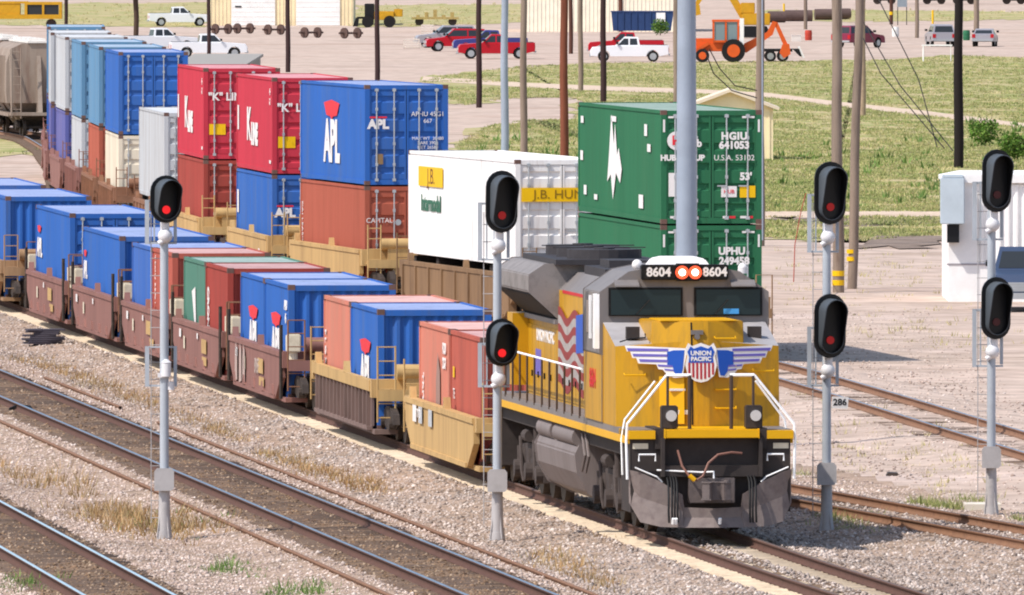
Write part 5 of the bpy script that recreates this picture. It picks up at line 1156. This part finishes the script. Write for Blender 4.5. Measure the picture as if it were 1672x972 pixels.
# backhoe loader
m_bo = mat('backhoe orange', 'd85a20', .5, dirt='a04a28', amt=.3, sc=1)
x, y = P(1185, 102); t = empty('backhoe_loader', 'orange backhoe loader with its digging arm folded to the right', 'digger', (x, y, GZ), 0)
LBt = lambda fn, name, ms, par=None, **k: (lambda b: (fn(b), b.build(name, ms, par or t, **k))[1])(MB())
LBt(lambda b: (b.box(-2.2,1.0,-.5,.5,.8,1.45), b.box(-2.3,-.9,-.45,.45,1.2,1.75)), 'body', m_bo, bevel=.04)
cb = LBt(lambda b: (b.box(-.95,.95,-.7,.7,1.45,1.6), b.box(-1.0,1.0,-.75,.75,2.95,3.1), [b.box(q-.06,q+.06,s_-.05,s_+.05,1.6,2.95) for q in (-.9,0,.9) for s_ in (-.68,.68)]), 'cab', m_bo)
LBt(lambda b: (b.box(-.82,-.08,-.66,.66,1.62,2.93), b.box(.08,.82,-.66,.66,1.62,2.93)), 'cab_glass', glass('tinted glass', (.2, .26, .28), .2), cb)
for a, r in ((.55,.85),(-1.7,.5)):
    for sg in (-1, 1):
        w_ = LBt(lambda b: b.cyl((a,sg*.6,r),(a,sg*1.05,r),r,n=22), 'wheel', m_tyre); LBt(lambda b: b.cyl((a,sg*1.04,r),(a,sg*1.07,r),r*.55,n=16), 'rim', m_bo, w_)
LBt(lambda b: b.prism([(-3.3,.1),(-2.7,.1),(-2.5,.9),(-2.75,.85),(-2.9,.35),(-3.3,.2)],-1.05,1.05,'y'), 'front_bucket', m_bo)
LBt(lambda b: [b.prism([(-2.7,.6),(-2.5,.5),(-1.2,1.3),(-1.3,1.5)],s_-.08,s_+.08,'y') for s_ in (-.62,.62)], 'loader_arm', m_bo)
LBt(lambda b: (b.prism([(1.0,.8),(1.5,.7),(3.4,2.0),(3.7,2.9),(3.4,3.0),(3.0,2.2),(1.2,1.3)],-.18,.18,'y'), b.prism([(3.4,3.0),(3.75,2.9),(4.5,1.3),(4.2,1.2)],-.14,.14,'y')), 'digging_arm', m_bo)
LBt(lambda b: b.prism([(4.1,1.3),(4.6,1.35),(4.7,.6),(4.2,.3),(3.9,.7)],-.3,.3,'y'), 'digging_bucket', m_bo)
LBt(lambda b: b.box(1.0,1.3,-.9,-.6,.9,3.2), 'stabiliser', m_wht)
x, y = P(1280, 101); t = empty('flatbed_trailer', 'dark low trailer with a white tilted ramp right of the orange digger', 'trailer', (x, y, GZ), 0)
LBt(lambda b: (b.box(-1.6,.6,-1,1,.75,.95), b.prism([(.6,.95),(1.1,.95),(1.3,.4),(1.15,.4)],-1,1,'y')), 'deck', m_black); LBt(lambda b: b.prism([(1.0,1.1),(1.15,1.1),(1.5,.3),(1.35,.3)],-1,1,'y'), 'ramp', m_wht)
for q in (-1.0,-.1): 
    for sg in (-1, 1):
        w_ = LBt(lambda b: b.cyl((q,sg*.75,.42),(q,sg*1.03,.42),.42,n=18), 'wheel', m_tyre); LBt(lambda b: b.cyl((q,sg*1.03,.42),(q,sg*1.05,.42),.24,n=14), 'rim', m_rim, w_)
# skip
x, y = P(1049, 54); t = empty('skip_container', 'dark blue waste skip with a pale panel before the ribbed building', 'skip', (x, y, GZ), 0)
LBt(lambda b: (b.prism([(-2.6,.2),(2.5,.2),(2.75,1.9),(-2.75,1.9)],-1.1,1.1,'y'), [b.box(q-.05,q+.05,-1.17,-1.1,.2,1.85) for q in np.arange(-2.3,2.5,.6)], b.box(-2.8,2.8,-1.15,1.15,1.85,1.95)), 'tub', mat('skip dark blue', '28406c', .6, dirt='1c2c4c', amt=.4)); LBt(lambda b: b.box(1.2,2.0,-1.2,-1.17,1.0,1.8), 'panel', m_wht)
# wheelsets and steel parts in the yard
m_wr = mat('rusty wheelset', '5a4640', .8, dirt='3a2c28', amt=.5)
def yard_axle(px, py, label, two=True):
    x, y = P(px, py); t = empty('spare_wheelset', label, 'wheelset', (x, y, GZ), .75, 'spare wheelsets in the yard')
    LBt2 = lambda fn, n_: (lambda b: (fn(b), b.build(n_, m_wr, t)))(MB())
    for q in (-.75, .75): LBt2(lambda b: (b.cyl((q-.09,0,.46),(q+.09,0,.46),.46,n=20), b.cyl((q-.13,0,.46),(q+.13,0,.46),.14,n=10)), 'wheel')
    LBt2(lambda b: b.cyl((-1.35,0,.46),(1.35,0,.46),.09,n=10), 'axle')
for px, py, lab in ((508,62,'spare wheelset lying before the gap between the two white garage doors'),(573,63,'spare wheelset lying at the right corner of the cream garage'),(448,57,'spare wheelset in front of the left white garage door, rightmost of three'),(398,55,'spare wheelset in front of the left white garage door, middle of three'),(362,56,'spare wheelset by the dark pole, leftmost of the row')): yard_axle(px, py, lab)
m_pipe = mat('rusty steel pipe', '5c4a46', .75, dirt='3c2c2c', amt=.5)
for px, py, L, lab in ((1268,37,1.6,'rusty steel pipe, leftmost of the pipes in the far yard'),(1304,35,2.6,'rusty steel pipe second from the left in the far yard'),(1352,33,2.6,'rusty steel pipe third from the left in the far yard'),(1378,32,1.2,'short rusty steel pipe, rightmost of the pipes in the far yard')):
    x, y = P(px, py); o = MB().cyl((-L/2,0,.55),(L/2,.3,.55),.55,n=20).build('steel_pipe', m_pipe, loc=(x, y, GZ)); tag(o, lab, 'pipe', 'steel pipes')
# yellow machine top left
m_ym = mat('machine yellow', 'c8961c', .6, dirt='8a6420', amt=.4)
x, y = P(55, 47); t = empty('track_machine', 'yellow track maintenance machine with a windowed cabin at the top left', 'machine', (x, y, GZ), 0)
LBt(lambda b: (b.box(-5,2.6,-1.2,1.2,.9,1.3), b.box(-.8,2.6,-1.1,1.1,2.2,2.45), b.box(-.8,-.55,-1.1,1.1,1.3,2.2), b.box(.8,1.0,-1.1,1.1,1.3,2.2), b.box(2.35,2.6,-1.1,1.1,1.3,2.2), b.box(-5,-1.2,-1.0,1.0,1.3,2.3), b.box(-5.2,-.5,-1.05,1.05,2.3,2.5)), 'body', m_ym); LBt(lambda b: b.box(-.5,2.3,-1.0,1.0,1.3,2.2), 'cab_glass', m_vg)
for q in (-4,1.6): LBt(lambda b: b.cyl((q,-1,.45),(q,1,.45),.45,n=16), 'wheelset', m_truck)
# loader by the garage
x, y = P(622, 45); t = empty('wheel_loader', 'small yellow and black loader beside the cream garage', 'loader', (x, y, GZ), 0)
LBt(lambda b: (b.box(-.6,1.2,-.8,.8,.7,1.5), b.box(1.2,2.0,-.6,.6,1.0,1.7)), 'body', m_ym, bevel=.04); LBt(lambda b: b.box(-1.5,-.6,-.7,.7,.7,2.2), 'cab', m_black, bevel=.05)
for q in (-1.2,.8):
    for sg in (-1,1): LBt(lambda b: b.cyl((q,sg*.7,.55),(q,sg*1.05,.55),.55,n=18), 'wheel', m_tyre)
LBt(lambda b: (b.box(-2.2,-1.4,-.1,.1,.8,1.0), b.prism([(-2.6,.1),(-2.1,.1),(-2.0,1.0),(-2.3,.9)],-1,1,'y')), 'bucket', m_black)
x, y = P(690, 42); t = empty('flat_wagon', 'low yellow wagon with lattice load beyond the red vehicles', 'wagon', (x, y, GZ), 0)
LBt(lambda b: (b.box(-1,3.4,-1.2,1.2,.6,.8), [b.box(q,q+.35,-.6,.6,.8,1.0+.25*(k%3)) for k, q in enumerate(np.arange(-.6,3.2,.8))]), 'deck', mat('dull ochre machine', 'b09a60', .8, dirt='5c4c34', amt=.7, sc=3))
for q in (-.3,2.8): LBt(lambda b: b.cyl((q,-1,.4),(q,1,.4),.4,n=14), 'wheelset', m_truck)
# crates by the red vehicle, posts, sign
for px, py, w_, h_, lab in ((672,79,1.3,.75,'pale open crate on the yard, left of the red utility vehicle'),(698,76,1.0,1.7,'tall pale crate on the yard beside the lower one')):
    x, y = P(px, py); t = empty('crate', lab, 'crate', (x, y, GZ), 0)
    LBt(lambda b: ([b.box(-w_/2,w_/2,s_*.4-.03,s_*.4+.03,z,z+.1) for s_ in (-1,1) for z in np.arange(.05,h_,.2)], [b.box(q-.05,q+.05,s_*.36-.04,s_*.36+.04,0,h_) for s_ in (-1,1) for q in (-w_/2+.05,w_/2-.05)], b.box(-w_/2,w_/2,-.4,.4,.02,.06)), 'slats', mat('pale crate wood', 'd8ccc0', .8))
for px, py, lab in ((1280,27,'short yellow post at the edge of the pipe yard'),(1523,39,'short yellow post behind the silver car')):
    x, y = P(px, py); o = MB().cyl((0,0,0),(0,0,1.3),.1,n=10).build('bollard', m_yel, loc=(x, y, GZ)); tag(o, lab, 'bollard', 'yellow posts')
x, y = P(1473, 41); t = empty('sign_board', 'small grey sign board on two thin legs in the far yard', 'sign', (x, y, GZ), 0)
LBt(lambda b: b.box(-.45,.45,-.04,.04,1.7,2.6), 'board', mat('sign grey', '8a949c')); LBt(lambda b: b.cyl((-.42,0,0),(-.42,0,2.6),.04,n=6), 'leg', m_black); LBt(lambda b: b.cyl((.42,0,0),(.42,0,2.6),.04,n=6), 'leg', m_black)
x, y = P(1530, 101); t = empty('white_rack', 'white table-like pipe rack at the edge of the grass, under the silver car', 'rack', (x, y, GZ), 0)
LBt(lambda b: (b.box(-1.1,1.1,-.3,.3,1.15,1.25), [b.cyl((q,s_,0),(q,s_,1.15),.05,n=8) for q in (-1,) for s_ in (-.25,.25)], [b.cyl((q,s_,0),(q,s_,1.15),.03,n=8) for q in (1,) for s_ in (-.25,.25)]), 'frame', m_wht)
# loose things in the foreground
x, y = P(72, 567); t = empty('tie_plate_pile', 'dark pile of track hardware on the gravel before the brown well cars', 'pile', (x, y, GZ), .2)
for k in range(9): LBt(lambda b: b.box(-.4+random.uniform(-.2,.2),.35+random.uniform(-.1,.2),-.3,.3,.04+k*.05,.08+k*.05, 0, Matrix.Rotation(random.uniform(-.3,.3),4,'Z')), 'plate', mat('dark iron', '4a4650', .7))
x, y = P(35, 679); o = MB().prism([(-.3,0),(.28,0),(.2,.12),(-.1,.16),(-.28,.08)], -.3, .3, 'y').build('switch_box', m_dark, loc=(x, y, -.2)); tag(o, 'small dark metal box beside the rail of the main track at the left edge', 'box')
x, y = P(1458, 777); o = MB().prism([(-.14,0),(.14,0),(.1,.06),(-.1,.07)], -.3, .3, 'y').build('metal_scrap', m_wheel, loc=(x, y, GZ)); tag(o, 'small dark scrap of metal on the dirt between the right-hand signals', 'scrap')
# shrub and tree
m_leaf = island_mat('leaves', ['33501f', '4a6c28', '5f8034', '708c40', '2c451c']); m_tr = mat('bark', '4a3a30', .9)
def crown(name, parent, c, R, n, sz, m, sq=.8):
    u = rng.normal(size=(n, 3)); u /= np.linalg.norm(u, axis=1)[:,None]; r = R*(rng.random(n)**.4)*(0.75+.5*fbm(u[:,0]*2+5, u[:,1]*2+u[:,2]*3, 3)); p = u*r[:,None]*np.array([1,1,sq])+np.array(c)
    a = rng.normal(size=(n,3)); b = rng.normal(size=(n,3)); a /= np.linalg.norm(a,axis=1)[:,None]; b /= np.linalg.norm(b,axis=1)[:,None]
    s = sz*(.6+.8*rng.random(n))[:,None]; V = np.stack([p-a*s, p+b*s*.6, p+a*s, p-b*s*.6], 1).reshape(-1, 3); return npmesh(name, V, np.arange(n*4).reshape(-1, 4), m, parent=parent)
x, y = P(222, 60); t = empty('tree', 'dark bushy tree whose crown just enters the top edge at the left', 'tree', (x, y, GZ)); b = MB(); b.tube([(0,0,0),(.05,0,1.6),(-.04,0,3.4),(0,0,5)], .22, n=8)
b.tube([(0,0,3.2),(.7,.2,4.1)],.1); b.tube([(0,0,3.1),(-.8,-.2,4.0)],.1); b.build('trunk', m_tr, t); crown('crown', t, (0,0,5.3), 2.0, 3500, .16, m_leaf)
for px, py, R, lab in ((1608,240,1.0,'leafy green shrub behind the white shed, left of the roof'),(1655,262,.9,'leafy green shrub behind the white shed at the right edge'),(1078,58,1.0,'small shrub in front of the dark blue skip')):
    x, y = P(px, py); t = empty('shrub', lab, 'shrub', (x, y, GZ), 0, 'shrubs'); b = MB(); b.tube([(0,0,0),(.05,0,R*.6)], .04); b.tube([(0,0,.1),(R*.3,.1,R*.7)], .03); b.build('stem', m_tr, t); crown('foliage', t, (0,0,R*.75), R*.8, 900, .09, m_leaf, .85)

# low grey shed behind the far stacks, dark train and digger in the far yard
x, y = (300-836)/30.7, 790; t = empty('flat_shed', 'low flat-roofed grey shed just behind the farther bright red container', 'shed', (x, y, GZ))
m_rg = mat('grey roof felt', '9a958e', .8); b = MB(); b.box(0,3.5,0,60,0,3.1); b.build('wall', m_rg, t); b = MB(); b.box(-.15,3.65,-.2,60.2,3.1,3.25); b.build('roof', m_rg, t)
m_dkc = mat('dark freight car', '2c2a2e', .8, dirt='4a4442', amt=.5)
for k, (px, lab) in enumerate(((1470, 'dark open freight car at the top edge, leftmost of three'), (1600, 'dark open freight car at the top edge, middle of three'), (1735, 'dark open freight car at the top right corner'))):
    x, y = P(px, 7); t = empty('gondola_car', lab, 'rail car', (x+1, y, GZ), 0, 'dark freight cars in the distance')
    b = MB(); b.box(-4,4,-1.4,1.4,.9,3.2); [b.box(q-.06,q+.06,-1.48,-1.4,.9,3.2) for q in np.arange(-3.8,4,.95)]; b.build('body', m_dkc, t)
    for q in (-2.8, 2.8):
        b = MB(); b.cyl((q-.8,-1,.45),(q-.8,1,.45),.45,n=14); b.cyl((q+.8,-1,.45),(q+.8,1,.45),.45,n=14); b.box(q-1.2,q+1.2,-1.05,1.05,.4,.8); b.build('bogie', m_truck, t)
x, y = P(1215, 62); t = empty('excavator', 'yellow excavator with a raised bent boom behind the orange digger', 'excavator', (x, y, GZ), 0)
LBt(lambda b: (b.box(-.2,2.2,-1.2,1.2,1.1,2.1), b.box(-.3,.9,-.9,.1,2.1,3.0)), 'body', m_ym, bevel=.05)
for sg in (-1,1): LBt(lambda b: b.prism([(-1.4,.5),(-1.1,.05),(1.9,.05),(2.2,.5),(1.9,1.0),(-1.1,1.0)],sg*1.1-.3,sg*1.1+.3,'y'), 'track', m_black)
LBt(lambda b: (b.prism([(-.3,1.6),(-2.6,5.6),(-2.0,5.7),(.2,2.0)],-.25,.25,'y'), b.prism([(-2.6,5.6),(-4.3,2.8),(-4.0,2.6),(-2.0,5.7)],-.2,.2,'y')), 'boom', m_ym)
LBt(lambda b: b.prism([(-4.4,2.9),(-3.8,2.8),(-3.7,2.0),(-4.5,1.8)],-.5,.5,'y'), 'bucket', m_ym)

for k, (px, py, nm, c, lab) in enumerate(((1300,68,'crate','d8d0c8','small white box on the yard right of the digger trailer'),(1320,66,'drum','b04030','small red drum on the yard between two thick poles'),(1462,60,'bucket','e4e4e0','small white tub on the far lot left of the silver car'),(1578,66,'drum','2c6a4a','green drum between the silver car and the grey sedan'))):
    x, y = P(px, py); m_ = mat('yard item '+c, c, .7)
    if nm in ('drum', 'bucket'): o = MB().loft([[(r*math.cos(a), r*math.sin(a), z) for a in np.linspace(0, 2*PI, 13)[:-1]] for r, z in ((.28,0),(.31,.3),(.29,.32),(.31,.6),(.27,.85))]).build(nm, m_, loc=(x, y, GZ))
    else: o = MB().box(-.4,.4,-.3,.3,0,.5).box(-.43,.43,-.33,.33,.5,.56).build(nm, m_, loc=(x, y, GZ))
    tag(o, lab, nm)
